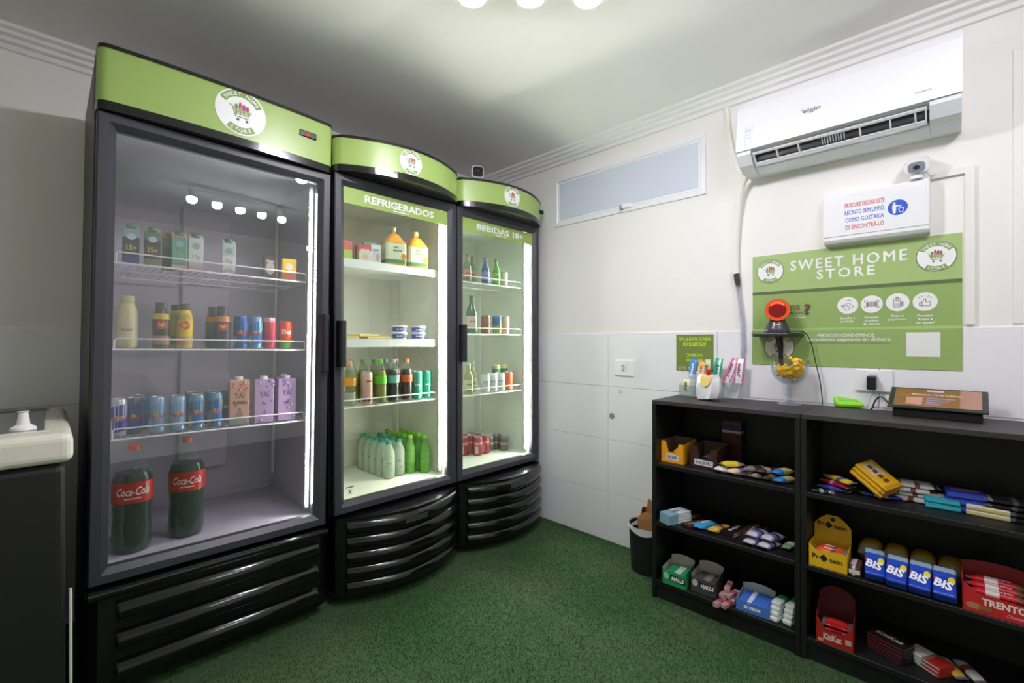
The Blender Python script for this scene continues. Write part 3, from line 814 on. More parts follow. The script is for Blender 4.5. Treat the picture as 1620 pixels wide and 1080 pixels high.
u_, v_ = su(1233.5, 547); l2 = Print(); logo(l2, u_, v_ - .004, .062, True); l2.build('logo', so, fmap=smap)
pr = Print(); br = P('#6a4a3a', .5)
fit('COMO COMPRAR', 1216, 1266, 487, 9, br, .02); fit('na Home Store', 1232, 1271, 494, 5, br, .01); fit('?', 1271, 1283, 489, 16, br, .05)
u_, v_ = su(1262, 502); pr.rect(u_ - .03, v_ - .0012, u_ + .03, v_ + .0012, WHITE, 2)
steps = ((1341, 483, ('Escolha o', 'produto.')), (1379, 481, ('Escaneie', 'o código', 'de barras.')), (1420, 478, ('Faça o', 'pagamento.')), (1463.5, 477, ('Pronto!', 'Agora é', 'só levar!')))
CY = 1.372
for k, (px, py, tx) in enumerate(steps):
    u_, v_ = su(px, py); r = .036
    pr.disc(u_, v_, r, r, WHITE, 2)
    for j, s_ in enumerate(tx):
        w_ = {9: .052, 8: .046, 10: .058, 6: .038, 7: .044}.get(len(s_), .05)
        pr.text(s_, u_, v_ - r - .017 - .0135 * j, .0085, WHITE, 2, width=w_, bold=.03)
    th = .0016
    if k == 0:
        pr.path([(u_ - .022, v_ - .002), (u_ + .004, v_ + .010), (u_ + .022, v_ - .006), (u_ - .004, v_ - .022), (u_ - .022, v_ - .002)], th, INK, 3)
        for q_ in range(3):
            pr.ring(u_ - .012 + q_ * .009, v_ - .002 - q_ * .002, .0025, .0038, 0, 360, INK, 3, 10)
        pr.path([(u_ - .006, v_ + .018), (u_ + .006, v_ + .024), (u_ + .012, v_ + .016)], th, INK, 3)
    elif k == 1:
        for q_ in range(11):
            pr.rect(u_ - .018 + q_ * .0035, v_ - .010, u_ - .018 + q_ * .0035 + (.0022 if q_ % 3 else .0012), v_ + .010, INK, 3)
        for sx in (-1, 1):
            for sz_ in (-1, 1):
                pr.path([(u_ + sx * .023, v_ + sz_ * .008), (u_ + sx * .023, v_ + sz_ * .015), (u_ + sx * .016, v_ + sz_ * .015)], th, INK, 3)
    elif k == 2:
        pr.path([(u_ - .012, v_ - .020), (u_ - .012, v_ + .014), (u_ + .008, v_ + .014), (u_ + .008, v_ - .020), (u_ - .012, v_ - .020)], th, INK, 3)
        pr.rect(u_ - .008, v_ + .004, u_ + .004, v_ + .010, P('#9a9da0', .5), 3)
        pr.rect(u_ - .006, v_ + .014, u_ + .004, v_ + .022, P('#9a9da0', .5), 3); pr.rect(u_ + .010, v_ - .016, u_ + .018, v_ + .003, P('#9a9da0', .5), 3)
        for a in range(3):
            for c_ in range(3): pr.rect(u_ - .009 + a * .0055, v_ - .016 + c_ * .0055, u_ - .006 + a * .0055, v_ - .013 + c_ * .0055, INK, 3)
    else:
        pr.path([(u_ - .016, v_ - .016), (u_ - .016, v_ - .002), (u_ - .009, v_ - .002), (u_ - .002, v_ + .012), (u_ + .003, v_ + .010), (u_ + .001, v_), (u_ + .016, v_), (u_ + .014, v_ - .016), (u_ - .016, v_ - .016)], th, INK, 3)
        pr.line((u_ - .009, v_ - .002), (u_ - .009, v_ - .016), th, INK, 3)
        for a in (40, 65, 90, 115, 140):
            pr.line((u_ + .018 * math.cos(R(a)), v_ + .002 + .018 * math.sin(R(a))), (u_ + .026 * math.cos(R(a)), v_ + .002 + .026 * math.sin(R(a))), th, INK, 3)
fit('PREZADOS CONDÔMINOS,', 1294, 1385, 530, 5, WHITE, .03); fit('não aceitamos pagamento em dinheiro.', 1277, 1411, 536, 5.5, WHITE, .03)
u_, v_ = su(1345, 542.5); pr.rect(u_ - .15, v_ - .0006, u_ + .13, v_ + .0006, dg, 2)
u0_, v0_ = su(1434, 563); u1_, v1_ = su(1488, 525)
pr.rect(u0_, su(1461, 564)[1], u1_, su(1461, 525.5)[1], P('#e9ebe6', .4), 2)
pr.build('instructions', so, fmap=smap)

# small notice on the tiles
NX = XW - .0085
n0, n1 = wz(1070, 556, NX)[0], wz(1129, 556, NX)[0]; m0, m1 = wz(1099, 587, NX)[1], wz(1099, 529, NX)[1]
t = thing('wall_notice', 'small green notice with phone number stuck on the tiles', 'notice', (NX, n0, m0), R(-90))
nw, nh = n0 - n1, m1 - m0
so = MB().box(0, -.0012, 0, nw, -.0002, nh, P('#76883f', .5)).build('sheet', t)
pr = Print(); lm_ = P('#d2ee48', .5)
for k, (s_, w_) in enumerate((('TEM ALGUMA DÚVIDA', .86), ('OU SUGESTÃO?', .62), (None, 0), ('CHAME NO', .45), ('WHATSAPP', .45))):
    if s_: pr.text(s_, nw * .5, nh * (.88 - .145 * k), nh * .095, lm_, 1, width=nw * w_, bold=.025)
pr.text('(13) 9', nw * .24, nh * .08, nh * .085, WHITE, 1, width=nw * .30, bold=.0)
pr.build('lettering', so, fmap=flat((0, -.0012, 0), (1, 0, 0), (0, 0, 1), (0, -1, 0)))

# sockets and the two holes in the tiles
def plate(label, px0, px1, py0, py1):
    a, z1 = wz(px0, py0, NX); b, z0 = wz(px1, py1, NX)
    zc = (z0 + z1) / 2
    zc = wz((px0 + px1) / 2, (py0 + py1) / 2, NX)[1]; hh = abs(wz((px0 + px1) / 2, py0, NX)[1] - zc)
    t = thing('wall_socket', label, 'socket', (NX, a, zc), R(-90))
    w_ = a - b
    p_ = MB().box(0, -.010, -hh, w_, 0, hh, P('#f1f1f3', .3)).build('plate', t, bev=.003)
    return t, w_, hh, p_
t, w_, hh, p_ = plate('white single wall socket between the cooler and the small notice', 974, 1003, 570, 594)
MB().box(w_ * .34, -.0125, -hh * .5, w_ * .60, -.0095, hh * .5, P('#e2e2e4', .35)).build('insert', p_, bev=.001)
pr = Print()
for k, (a, b) in enumerate(((.40, .012), (.47, .0), (.54, -.012))): pr.disc(w_ * .47 + (k == 1) * .006, b, .0035, .0035, INK, 0, 12)
pr.build('pin_hole', p_, fmap=flat((0, -.0126, 0), (1, 0, 0), (0, 0, 1), (0, -1, 0)))
t, w_, hh, p_ = plate('wide white wall socket behind the tablet, with a charger in it', 1353, 1413, 585, 619)
MB().box(w_ * .40, -.0115, -hh * .6, w_ * .62, -.0095, hh * .75, P('#dedee0', .3)).build('insert', p_, bev=.001)
cw = .036; cx = wz(1353, 600, NX)[0] - wz(1381, 600, NX)[0]
ca = thing('phone_charger', 'black plug charger in the wide wall socket', 'charger', t.location + Vector((-.0125, -cx, 0)), R(-90))
MB().box(-.016, -.034, -.034, .014, 0, .020, P('#17171a', .35)).build('body', ca, bev=.004)
MB().box(-.012, -.024, .0205, .010, -.004, .026, P('#b6b6ba', .3)).build('usb_shell', ca)
MB().tube([(0, -.018, -.034), (0, -.018, -.05), (-.004, -.02, -.062), (-.010, -.02, -.09), (-.014, -.022, -.112)], .002, P('#c9c9cd', .4), 6).build('cable', ca, True)
def hole(px, py, r, col, lab):
    y, z = wz(px, py, NX)
    o = MB().lathe([(r * 1.12, 0), (r, .0018), (r * .6, .0008)], P(col, .7, noise=.2, scale=200), 18).build('tile_hole', None, True)
    o.rotation_euler = (0, R(-90), 0); o.location = (NX, y, z); tag(o, lab, 'hole')
hole(968, 658, .0165, '#8d8873', 'brown filled drill hole in the white tiles')
hole(981.5, 619.5, .0115, '#cfcfca', 'small pale filled hole below the single socket')

# ---------------------------------------------------------------- scanner on its wall shelf
XS = XW
t = thing('wall_shelf', 'small black wall shelf with bracket holding the scanner', 'shelf', (XW, .6735, 1.222), R(-90))
SBK = P('#2c2a2c', .4)
MB().prism([(0, -.0035), (.185, -.0035), (.185, -.07), (.150, -.13), (.012, -.13), (0, -.118)], 'z', 0, .016, SBK).build('board', t, bev=.004)
br_ = MB(); br_.box(.085, -.018, -.155, .103, -.0125, -.0005, SBK)
br_.prism([(-.018, -.10), (-.095, -.0005), (-.075, -.0005), (-.018, -.07)], 'x', .090, .098, SBK)
br_.build('bracket', t, bev=.002)
sp = Vector((2.288, .578, 1.2385))
t = thing('barcode_scanner', 'grey desktop barcode scanner with glowing red window on the wall shelf', 'scanner', sp, R(-74))
MB().loft([[(k * math.cos(2 * math.pi * j / 24), .8 * k * math.sin(2 * math.pi * j / 24), z) for j in range(24)] for k, z in ((.050, 0), (.051, .008), (.047, .02), (.034, .052), (.030, .062))], P('#3a373e', .3)).build('base', t, True)
def facedisc(r, y, n=28, zc=.105, a=R(8)):
    return [(r * math.cos(2 * math.pi * j / n), y * math.cos(a) - r * math.sin(2 * math.pi * j / n) * math.sin(a) * -1, zc + r * math.sin(2 * math.pi * j / n) * math.cos(a) + y * math.sin(a)) for j in range(n)]
MB().loft([facedisc(.030, .035), facedisc(.046, .028), facedisc(.050, -.020), facedisc(.046, -.028)], P('#9c4a33', .4)).build('head', t, True)
MB().loft([facedisc(.048, -.0265), facedisc(.048, -.031), facedisc(.038, -.031), facedisc(.037, -.026)], emit('#ff5a28', 0.9)).build('glow_ring', t, True)
MB().loft([facedisc(.0375, -.024), facedisc(.034, -.0285)], P('#7c0f12', .15)).build('window', t, True)
em = MB()
em.loft([[(x * .026, -.031 + .002, .105 + .013 + .012 * (1 - x * x) + e) for x in (-1, -.5, 0, .5, 1)] for e in (0, .008)], emit('#ff4030', 5.0), False, False, False).build('scan_light', t)
Print().text('zebex', 0, 0, .006, P('#c9c9cf', .4), 0).build('lettering', t, fmap=flat((0, -.0335, .036), (1, 0, 0), (0, .3, .95), (0, -1, .3)))
pts = [(sp.x + .0, sp.y - .055, 1.2385 + .006), (2.30, .50, 1.246), (2.315, .473, 1.235), (2.325, .455, 1.19), (2.33, .44, 1.11), (2.335, .425, 1.03), (2.338, .418, .96), (2.338, .417, .928)]
def smooth(pts, n=5):
    pts = [Vector(p) for p in pts]; out = []
    for i in range(len(pts) - 1):
        p0 = pts[max(i - 1, 0)]; p1 = pts[i]; p2 = pts[i + 1]; p3 = pts[min(i + 2, len(pts) - 1)]
        for k in range(n):
            t_ = k / n
            out.append(.5 * ((2 * p1) + (p2 - p0) * t_ + (2 * p0 - 5 * p1 + 4 * p2 - p3) * t_ ** 2 + (3 * p1 - p0 - 3 * p2 + p3) * t_ ** 3))
    return out + [pts[-1]]
o = MB().tube(smooth(pts), .0022, P('#1a1a1c', .5), 6).build('scanner_cable', None, True); tag(o, 'thin black cable running from the scanner down to the bookcase top', 'cable')

TOP = BH + .0005
# ---------------------------------------------------------------- glass goblet of sweets
gp = Vector((2.268, .525, TOP))
t = thing('glass_goblet', 'clear glass dessert goblet holding yellow wrapped sweets', 'goblet', gp)
CG = clear('#eef2f6', 1.45, .0)
MB().lathe([(.046, 0), (.046, .003), (.020, .010), (.009, .016), (.008, .03), (.016, .040), (.008, .05), (.008, .056), (.016, .064), (.008, .072), (.010, .084)], CG, 28).build('stem', t, True)
MB().lathe([(.010, .084), (.038, .095), (.060, .116), (.070, .140), (.0755, .195), (.0735, .195), (.068, .141), (.058, .119), (.036, .0985), (.004, .0885)], CG, 36, cap0=False, cap1=True).build('bowl', t, True)
CANDY = P('#ffc822', .3, coat=.4, noise=.28, scale=60)
def candy_mesh():
    m_ = MB(); m_.ball((0, 0, 0), .0125, CANDY, 10, 6, (1.25, .9, .85))
    for sx in (-1, 1):
        rings = []
        for x, r in ((.013, .004), (.017, .003), (.024, .009), (.030, .012)):
            rings.append([(sx * x, r * math.cos(2 * math.pi * j / 8) * (1.1 if j % 2 else .75), r * .45 * math.sin(2 * math.pi * j / 8) + .003 * (j % 2)) for j in range(8)])
        m_.loft(rings, CANDY)
    return m_
c0 = candy_mesh().build('wrapped_sweet', None, True)
rc = random.Random(5); first = True
spots = []
for z_, n_r, rad in ((.121, 4, .020), (.138, 6, .038), (.156, 6, .040), (.172, 3, .036), (.188, 3, .040)):
    for k in range(n_r):
        a = 2 * math.pi * k / n_r + z_ * 40
        if z_ > .16: a = R(-95) + k * R(34) + (z_ > .18) * R(10)
        spots.append((rad * math.cos(a), rad * math.sin(a), z_))
    if z_ == .138: spots.append((0, 0, .140))
for x, y, z in spots:
    o = c0 if first else c0.copy()
    if not first: COL.objects.link(o)
    first = False
    o.location = gp + Vector((x, y, z)); o.rotation_euler = (rc.uniform(-.5, .5), rc.uniform(-.5, .5), math.atan2(y, x) + math.pi / 2 + rc.uniform(-.3, .3))
    tag(o, 'yellow twist-wrapped sweet in the glass goblet', 'sweet', 'yellow sweets in the goblet')

# ---------------------------------------------------------------- card machine, tablet
q = on_z(1338, 642, TOP)
t = thing('card_machine', 'lime green card payment machine lying on the bookcase top', 'card machine', (q.x + .0, q.y, TOP), R(-68))
LIME = P('#8fe01c', .35)
MB().loft([[(-.040, -.060, .0), (.040, -.060, .0), (.042, .055, 0), (-.042, .055, 0)], [(-.045, -.066, .014), (.045, -.066, .014), (.045, .062, .046), (-.045, .062, .046)],
           [(-.041, -.060, .022), (.041, -.060, .022), (.041, .058, .058), (-.041, .058, .058)]], LIME).build('case', t, bev=.005, seg=3)
MB().loft([[(-.034, -.050, .0252), (.034, -.050, .0252), (.034, .050, .0557), (-.034, .050, .0557)], [(-.032, -.048, .0276), (.032, -.048, .0276), (.032, .048, .0568), (-.032, .048, .0568)]], P('#79c914', .4)).build('face', t)
pr = Print(); pr.rect(-.024, .004, .024, .036, P('#4f7f1a', .2), 0); pr.text('mini', -.0, .02, .010, P('#f0c81e', .4), 1); pr.text('pagamento', .0, .010, .005, P('#c8322a', .4), 1)
pr.build('screen', t, fmap=lambda u, v, h: (u, v, .0426 + v * .305 + h))
tp = thing('tablet', 'black tablet showing a brown screen on a wedge stand', 'tablet', (2.185, .187, TOP), R(-91))
tw = .262; dirv = Vector((0, math.cos(R(24)), math.sin(R(24)))); nv = Vector((0, -math.sin(R(24)), math.cos(R(24))))
def tb(u, v, h): 
    p = Vector((0, -.008, .030)) + dirv * v + nv * h; return (u, p.y, p.z)
MB().loft([[tb(u, v, h) for u, v in ((0, 0), (tw, 0), (tw, .15), (0, .15))] for h in (0, .009)], P('#26282a', .3)).build('case', tp, bev=.004, seg=3)
Print().rect(.016, .012, tw - .016, .139, P('#8a6238', .12), 0).build('screen', tp, fmap=lambda u, v, h: tb(u, v, .0094 + h))
pr = Print(); lt_ = P('#d8c6b4', .4)
pr.rect(.016, .012, .016, .139, lt_, 1); pr.rect(tw - .07, .012, tw - .016, .139, P('#a87c6a', .15), 1)
pr.rect(.105, .118, .150, .130, P('#c3b8d8', .4), 2); pr.text('Boas-Vindas', .130, .098, .012, lt_, 2, width=.13); pr.rect(.03, .088, .2, .089, lt_, 2)
pr.rect(.05, .02, .095, .075, P('#c98f7c', .3), 2)
for k in range(4): pr.rect(.105, .068 - .013 * k, .18 - .012 * k, .072 - .013 * k, P('#b7aad6', .4), 2)
pr.build('screen_print', tp, fmap=lambda u, v, h: tb(u, v, .0098 + h))
MB().prism([(.006, 0), (.125, 0), (.125, .079), (.006, .0265)], 'x', .014, tw - .014, P('#0e0e10', .4)).build('wedge_stand', tp, bev=.003)
cb = [(2.30, .19, .955), (2.315, .215, .98), (2.325, .235, .965), (2.325, .245, .935), (2.32, .25, .9275)]
o = MB().tube(smooth(cb), .003, P('#19191b', .5), 6).build('tablet_cable', None, True); tag(o, 'thick black cable looped behind the tablet', 'cable')

# ---------------------------------------------------------------- packaging builders
SILV = P('#c9cbd0', .25, .8)
def wrap_mesh(L, W, T, mat, ends=None, e=3.0, crimp=.012, n=12):
    """flow-wrapped pack along x, lying on z = 0, with flat crimped and serrated ends"""
    ends = ends or SILV
    m_ = MB(); rings = []
    secs = [(-L / 2 + crimp, W * .98, .10), (-L / 2 + crimp + .006, W * .96, .55), (-L / 2 + crimp + .016, W, .92), (-L * .18, W, 1.0), (L * .18, W, 1.0),
            (L / 2 - crimp - .016, W, .92), (L / 2 - crimp - .006, W * .96, .55), (L / 2 - crimp, W * .98, .10)]
    for x, w_, k in secs:
        ring = []
        for j in range(n):
            a = 2 * math.pi * j / n; ca, sa = math.cos(a), math.sin(a)
            q_ = 1 / (abs(ca) ** e + abs(sa) ** e) ** (1 / e)
            ring.append((x, w_ / 2 * ca * q_, T / 2 + T / 2 * k * sa * q_))
        rings.append(ring)
    m_.loft(rings, mat)
    for s_ in (-1, 1):
        xs = s_ * (L / 2 - crimp); xe = s_ * L / 2; z0 = T / 2
        k = 8; pts = [(xs, -W * .49), (xs, W * .49)]
        tip = [(xe - s_ * (.0018 if j % 2 else 0), W * .49 - W * .98 * j / k) for j in range(k + 1)]
        poly = pts + tip
        m_.loft([[(x, y, z0 - .0006 + .002 * s_ * math.sin(y * 90)) for x, y in poly], [(x, y, z0 + .0006 + .002 * s_ * math.sin(y * 90)) for x, y in poly]], ends)
    return m_
def bar(name, label, cat, loc, rot, dim, mat, group=None, text=None, tcol=None, ends=None, e=3.0, tw=.6, crimp=.012, th=.4, patch=None):
    L, W, T = dim
    o = wrap_mesh(L, W, T, mat, ends, e, crimp).build(name, None, True, ang=50)
    o.location = loc; o.rotation_euler = rot; tag(o, label, cat, group)
    pr = Print()
    if patch: pr.rect(-L * .28, -W * .30, L * .28, W * .30, patch, 0)
    if text: pr.text(text, 0, 0, W * th, tcol or WHITE, 2, width=L * tw, bold=.03)
    if pr.v: pr.build('lettering' if text else 'print', o, fmap=flat((0, 0, T), (1, 0, 0), (0, 1, 0), (0, 0, 1)))
    return o
def slab(name, label, cat, loc, rot, dim, mat, group=None, text=None, tcol=None, patch=None, bev=.002, side=None, tw=.7):
    """card-boxed bar or tablet: bevelled block, print on top and on the near edge"""
    L, W, T = dim
    o = MB().box(-L / 2, -W / 2, 0, L / 2, W / 2, T, mat).build(name, None, bev=bev)
    o.location = loc; o.rotation_euler = rot; tag(o, label, cat, group)
    pr = Print()
    if patch: pr.rect(-L * .42, -W * .30, L * .05, W * .32, patch, 0)
    if text: pr.text(text, 0, 0, W * .3, tcol or WHITE, 1, width=L * tw, bold=.03)
    if pr.v: pr.build('lettering' if text else 'print', o, fmap=flat((0, 0, T), (1, 0, 0), (0, 1, 0), (0, 0, 1)))
    if side:
        Print().rect(-L * .47, T * .28, L * .47, T * .72, side, 0).build('edge_stripe', o, fmap=flat((0, -W / 2, 0), (1, 0, 0), (0, 0, 1), (0, -1, 0)))
    return o
def display_box(name, label, loc, rotz, W, D, H, front, mat, inner=None, back=0.0, word=None, wcol=None, plate=None, sidepat=True, wy=.3, ww=.55, wh=None, group=None):
    """open cardboard counter box: front edge cut to an outline, plain card inside"""
    t = thing(name, label, 'box', loc, rotz, group)
    inner = inner or P('#8d7f72', .7); k = .0015
    MB().box(0, 0, 0, W, D, k, mat).build('bottom', t)
    def wall(nm, poly, mk):
        b = MB(); b.loft([[mk(p, 0) for p in poly], [mk(p, k) for p in poly]], mat)
        w_ = b.build(nm, t)
        i = MB(); i.loft([[mk(p, k + .0001) for p in poly], [mk(p, k + .0006) for p in poly]], inner); i.build('inner_face', w_)
        return w_
    fr = wall('front', [(0, k)] + [(W, k)] + [(W * a, H * b) for a, b in front], lambda p, d: (p[0], d, p[1]))
    hl, hr = front[-1][1] * H, front[0][1] * H; hb = max(H, back)
    wall('side', [(0, k), (D, k), (D, H), (0, hl)], lambda p, d: (d, p[0], p[1]))
    wall('side', [(0, k), (D, k), (D, H), (0, hr)], lambda p, d: (W - d, p[0], p[1]))
    if back:
        poly = [(0, k), (W, k), (W, H + (back - H) * .55), (W * .86, H + (back - H) * .78), (W * .66, back), (W * .34, back), (W * .14, H + (back - H) * .78), (0, H + (back - H) * .55)]
    else:
        poly = [(0, k), (W, k), (W, H), (0, H)]
    bk = wall('back', poly, lambda p, d: (p[0], D - d, p[1]))
    pr = Print()
    if plate: pr.poly([(W * (.5 - ww / 2 - .04), H * (wy - .13)), (W * (.5 + ww / 2 + .03), H * (wy - .15)), (W * (.5 + ww / 2 + .05), H * (wy + .11)), (W * (.5 - ww / 2 - .02), H * (wy + .15))], plate, 0)
    if word: pr.text(word, W * .5, H * wy, wh or H * .16, wcol or WHITE, 1, width=W * ww, bold=.03, shear=.1)
    if pr.v: pr.build('lettering', fr, fmap=flat((0, 0, 0), (1, 0, 0), (0, 0, 1), (0, -1, 0)))
    return t, fr, bk

# placement on the bookcases: bearing of a pack whose long side runs front to back
def shelf_at(px, py, z):
    p = on_z(px, py, z); return p
UX = BDIR                       # along the shelf to the image right
UY = Vector((-BDIR.y, BDIR.x, 0))   # towards the wall
Z1, Z2, Z3 = BZ[0] + .0006, BZ[1] + .0006, BZ[2] + .0006
def A(px, py, z, dy=0.0, dz=0.0):
    """a point on a shelf seen at a pixel, pushed back from there by dy"""
    p = on_z(px, py, z) + UY * dy; p.z = z + dz; return p
BO2 = BO + BDIR * (BW1 + .002)
def L1(u, d, z, dz=0.0): p = BO + UX * u + UY * d; p.z = z + dz; return p
def L2(u, d, z, dz=0.0): p = BO2 + UX * u + UY * d; p.z = z + dz; return p
def rz(deg): return (0, 0, BROT + R(deg))

# ---------------------------------------------------------------- first bookcase, upper shelf
SNY, SNB = P('#f2a81c', .45), P('#3f2420', .45)
snp = P('#f3efe6', .4); snt = P('#2c3f9c', .4)
cut = [(1, .92), (.80, .92), (.66, .50), (.34, .50), (.20, 1.0), (0, 1.0)]
t, fr, bk = display_box('counter_box', 'yellow open counter box of chocolate bars', A(1046, 728.5, Z1), BROT, .108, .15, .098, cut, SNY, P('#6b5648', .7), 0, 'SNICKERS', snt, snp, wy=.27, ww=.48)
t, fr, bk = display_box('counter_box', 'dark brown open counter box of chocolate bars', A(1092, 736.5, Z1) + UX * .0, BROT, .118, .16, .092, [(1, .95), (.80, .95), (.62, .45), (.34, .45), (.26, 1), (0, 1)], SNB, P('#5b4a3e', .7), 0, 'SNICKERS', snt, snp, wy=.26, ww=.62)
for k, (px, py) in enumerate(((1053, 728.5), (1101, 737))):
    for j in range(3):
        bar('chocolate_bar', ('yellow' if k == 0 else 'brown') + ' chocolate bar lying in the ' + ('yellow' if k == 0 else 'dark brown') + ' counter box', 'chocolate bar',
            A(px, py, Z1, .075, .003 + .0165 * j) + UX * .037, rz(90 + 3 * j), (.105, .034, .016), SNB if k else P('#e2a53a', .4), 'bars in the %s counter box' % ('brown' if k else 'yellow'))
t, fr, bk = display_box('carton', 'red and blue carton standing behind the counter boxes', A(1119, 741, Z1, .185), BROT, .085, .05, .19, [(1, 1), (0, 1)], stripes([(0, '#4a1f1c'), (.72, '#c9b8a4'), (.78, '#2b2f63'), (.93, '#6d2320')], 'Z'), None)
wy_ = P('#e9e4d2', .35); ye = P('#e8d238', .35)
bar('snack_bar', 'white wrapped snack bar leaning on the brown counter box', 'snack bar', L1(.306, .08, Z1), rz(66), (.12, .044, .026), stripes([(0, '#e9e6da'), (.35, '#8c7fb0'), (.7, '#e9e6da')], 'X'), None)
bar('snack_bar', 'bright yellow wrapped snack bar on top of the white one', 'snack bar', L1(.330, .075, Z1, .0265), rz(40), (.105, .040, .022), stripes([(0, '#e6cf36'), (.5, '#e6cf36'), (.7, '#c98a6a')], 'X'))
bar('snack_bar', 'cream snack bar with purple middle beside the yellow one', 'snack bar', L1(.356, .08, Z1), rz(64), (.12, .040, .024), stripes([(0, '#d8c9a4'), (.4, '#6f62a6'), (.75, '#e3d048')], 'X'))
gm = [stripes([(0, '#5b4a3c'), (.3, '#b9b4a8'), (.5, '#3c2f28'), (.8, '#8f8678')], 'X', .25, .3), stripes([(0, '#9d978c'), (.35, '#4a3830'), (.7, '#c8c4ba')], 'X', .25, .3)]
for k, (px, py, a, dz, l) in enumerate(((.402, .08, 62, 0, 'beside the cream bar'), (.4445, .08, 62, 0, 'in the middle of the shelf'), (.4885, .085, 62, 0, 'against the blue-ended ones'), (.421, .085, 60, .0235, 'lying on the first two'), (.468, .09, 60, .0235, 'uppermost by the blue-ended ones'))):
    bar('cereal_bar', 'brown and silver cereal bar of the loose pile, ' + l, 'cereal bar', L1(px, py, Z1, dz), rz(a), (.112, .034, .022), gm[k % 2], 'loose cereal bars on the upper shelf')
for k, (px, py, dz) in enumerate(((.533, .078, 0), (.520, .10, .0255))):
    bar('cereal_bar', 'yellow cereal bar with bright blue end, ' + ('on the shelf by the side panel' if k == 0 else 'lying on another one'), 'cereal bar', L1(px, py, Z1, dz), rz(64), (.11, .038, .024), stripes([(0, '#2f7fc4'), (.35, '#b9c6a0'), (.5, '#cfc06a'), (.85, '#b5b08a')], 'X'))

# first bookcase, middle shelf
for k in range(4):
    slab('cookie_pack', 'white and pale blue biscuit pack, ' + ('lowest', 'second up', 'third up', 'topmost')[k] + ' of the stack beside the waste bin', 'biscuit pack', A(1062, 829, Z2, .045, .0125 * k), rz(64 + 2 * k), (.135, .062, .0115), stripes([(0, '#8fb8c8'), (.42, '#e6ebee'), (.9, '#cfd8dc')], 'X'), 'stacked white biscuit packs', 'Fit' if k == 3 else None, P('#4a5560', .5), tw=.3)
bar('cereal_bar', 'dark green cereal bar lying on the white biscuit stack', 'cereal bar', A(1083, 828, Z2, .075, .0), rz(70), (.12, .03, .018), stripes([(0, '#b58b2c'), (.3, '#4f6a2c'), (.6, '#3a2a22')], 'X'))
slab('chocolate_bar', 'dark brown flat chocolate bar beside the sky blue pack', 'chocolate bar', A(1094, 836, Z2, .055), rz(66), (.13, .055, .012), P('#3a2220', .4), None, 'CACAU', P('#b79a84', .5))
bar('chocolate_bar', 'sky blue wrapped chocolate bar on the middle shelf', 'chocolate bar', A(1110, 839, Z2, .045), rz(68), (.12, .048, .026), P('#3f9fd6', .3), None, 'milk', WHITE, P('#3f9fd6', .3), tw=.4)
bar('chocolate_bar', 'gold wrapped chocolate bar on the middle shelf', 'chocolate bar', A(1134, 845, Z2, .045), rz(62), (.125, .042, .024), stripes([(0, '#d9b24a'), (.3, '#b98f3a'), (.45, '#7a4a2a'), (.6, '#c9a24a')], 'X'), ends=P('#dcbc62', .3, .3))
for k in range(2):
    slab('chocolate_bar', ('lower', 'upper')[k] + ' black flat chocolate bar of the pair beside the gold one', 'chocolate bar', A(1155, 849, Z2, .06, .0105 * k), rz(76 + 3 * k), (.13, .058, .010), P('#241a18', .4), 'low stack of black bars', 'DARK' if k else None, P('#cfc8c2', .5), side=P('#d8cfc4', .5))
for k in range(4):
    slab('chocolate_bar', 'dark red-brown chocolate bar, ' + ('lowest', 'second up', 'third up', 'topmost')[k] + ' of the stack of white-edged bars', 'chocolate bar', A(1186, 857, Z2, .06, .0105 * k), rz(80 + 2 * k), (.13, .062, .010), P('#3d2020', .4), 'tall stack of brown bars', 'CACAU' if k == 3 else None, P('#c9b4a8', .5), side=P('#dccfc8', .5))
pur = stripes([(0, '#d4d2e0'), (.3, '#7a6fb0'), (.5, '#3c3038'), (.62, '#b9b3d0'), (.85, '#6a5fa8')], 'X', .3, .2)
for k, (px, py, a, dz, d) in enumerate(((.425, .065, 66, 0, 0), (.432, .08, 66, .0265, 0), (.480, .065, 66, .0, 0), (.487, .085, 66, .0265, 0))):
    bar('cookie_pack', 'purple and silver wrapped biscuit, ' + ('nearest the tall brown stack', 'resting on another one', 'beside the green one', 'at the back')[k], 'biscuit pack', L1(px, py, Z2, dz), rz(a), (.11, .043, .026), pur, 'purple biscuits')
bar('cookie_pack', 'pale green wrapped biscuit against the bookcase side', 'biscuit pack', A(1246, 871, Z2, .04, 0), rz(80), (.10, .032, .02), stripes([(0, '#7fa070'), (.35, '#e0e6dc'), (.7, '#9fb39a')], 'X'))

# first bookcase, bottom shelf
HB = ((1048, 921, '#1f9a5c', 'green'), (1093, 933, '#4a4648', 'dark grey'))
for k, (px, py, cl, nm) in enumerate(HB):
    t, fr, bk = display_box('counter_box', nm + ' open counter box of mint sweets on the bottom shelf', A(px, py, Z3), BROT + R(4), .108, .12, .075, [(1, .98), (.92, .82), (.06, .86), (0, 1.0)], P(cl, .45), P('#b9b4ae', .7), .10, None)
    pr = Print(); pr.poly([(.036, .022), (.104, .018), (.104, .046), (.036, .050)], INK, 0); pr.text('HALLS', .070, .034, .017, WHITE, 1, width=.056, bold=.05, shear=.15); pr.disc(.018, .04, .012, .016, P('#9fd0b0' if k == 0 else '#c8c4c4', .4), 0, 14)
    pr.build('lettering', fr, fmap=flat((0, 0, 0), (1, 0, 0), (0, 0, 1), (0, -1, 0)))
    for r_ in range(2):
        for j in range(4):
            o = slab('mint_pack', nm + ' paper stick of mints, ' + ('lower', 'upper')[r_] + ' layer inside the ' + nm + ' counter box', 'mint sweets', A(px, py, Z3, .022 + .025 * j, .003 + .027 * r_) + UX * .054, rz(4), (.092, .022, .024), stripes([(0, cl), (.4, '#c9d8cc' if k == 0 else '#8d8688'), (.7, cl)], 'X'), 'sticks in the %s mint box' % nm, bev=.003)
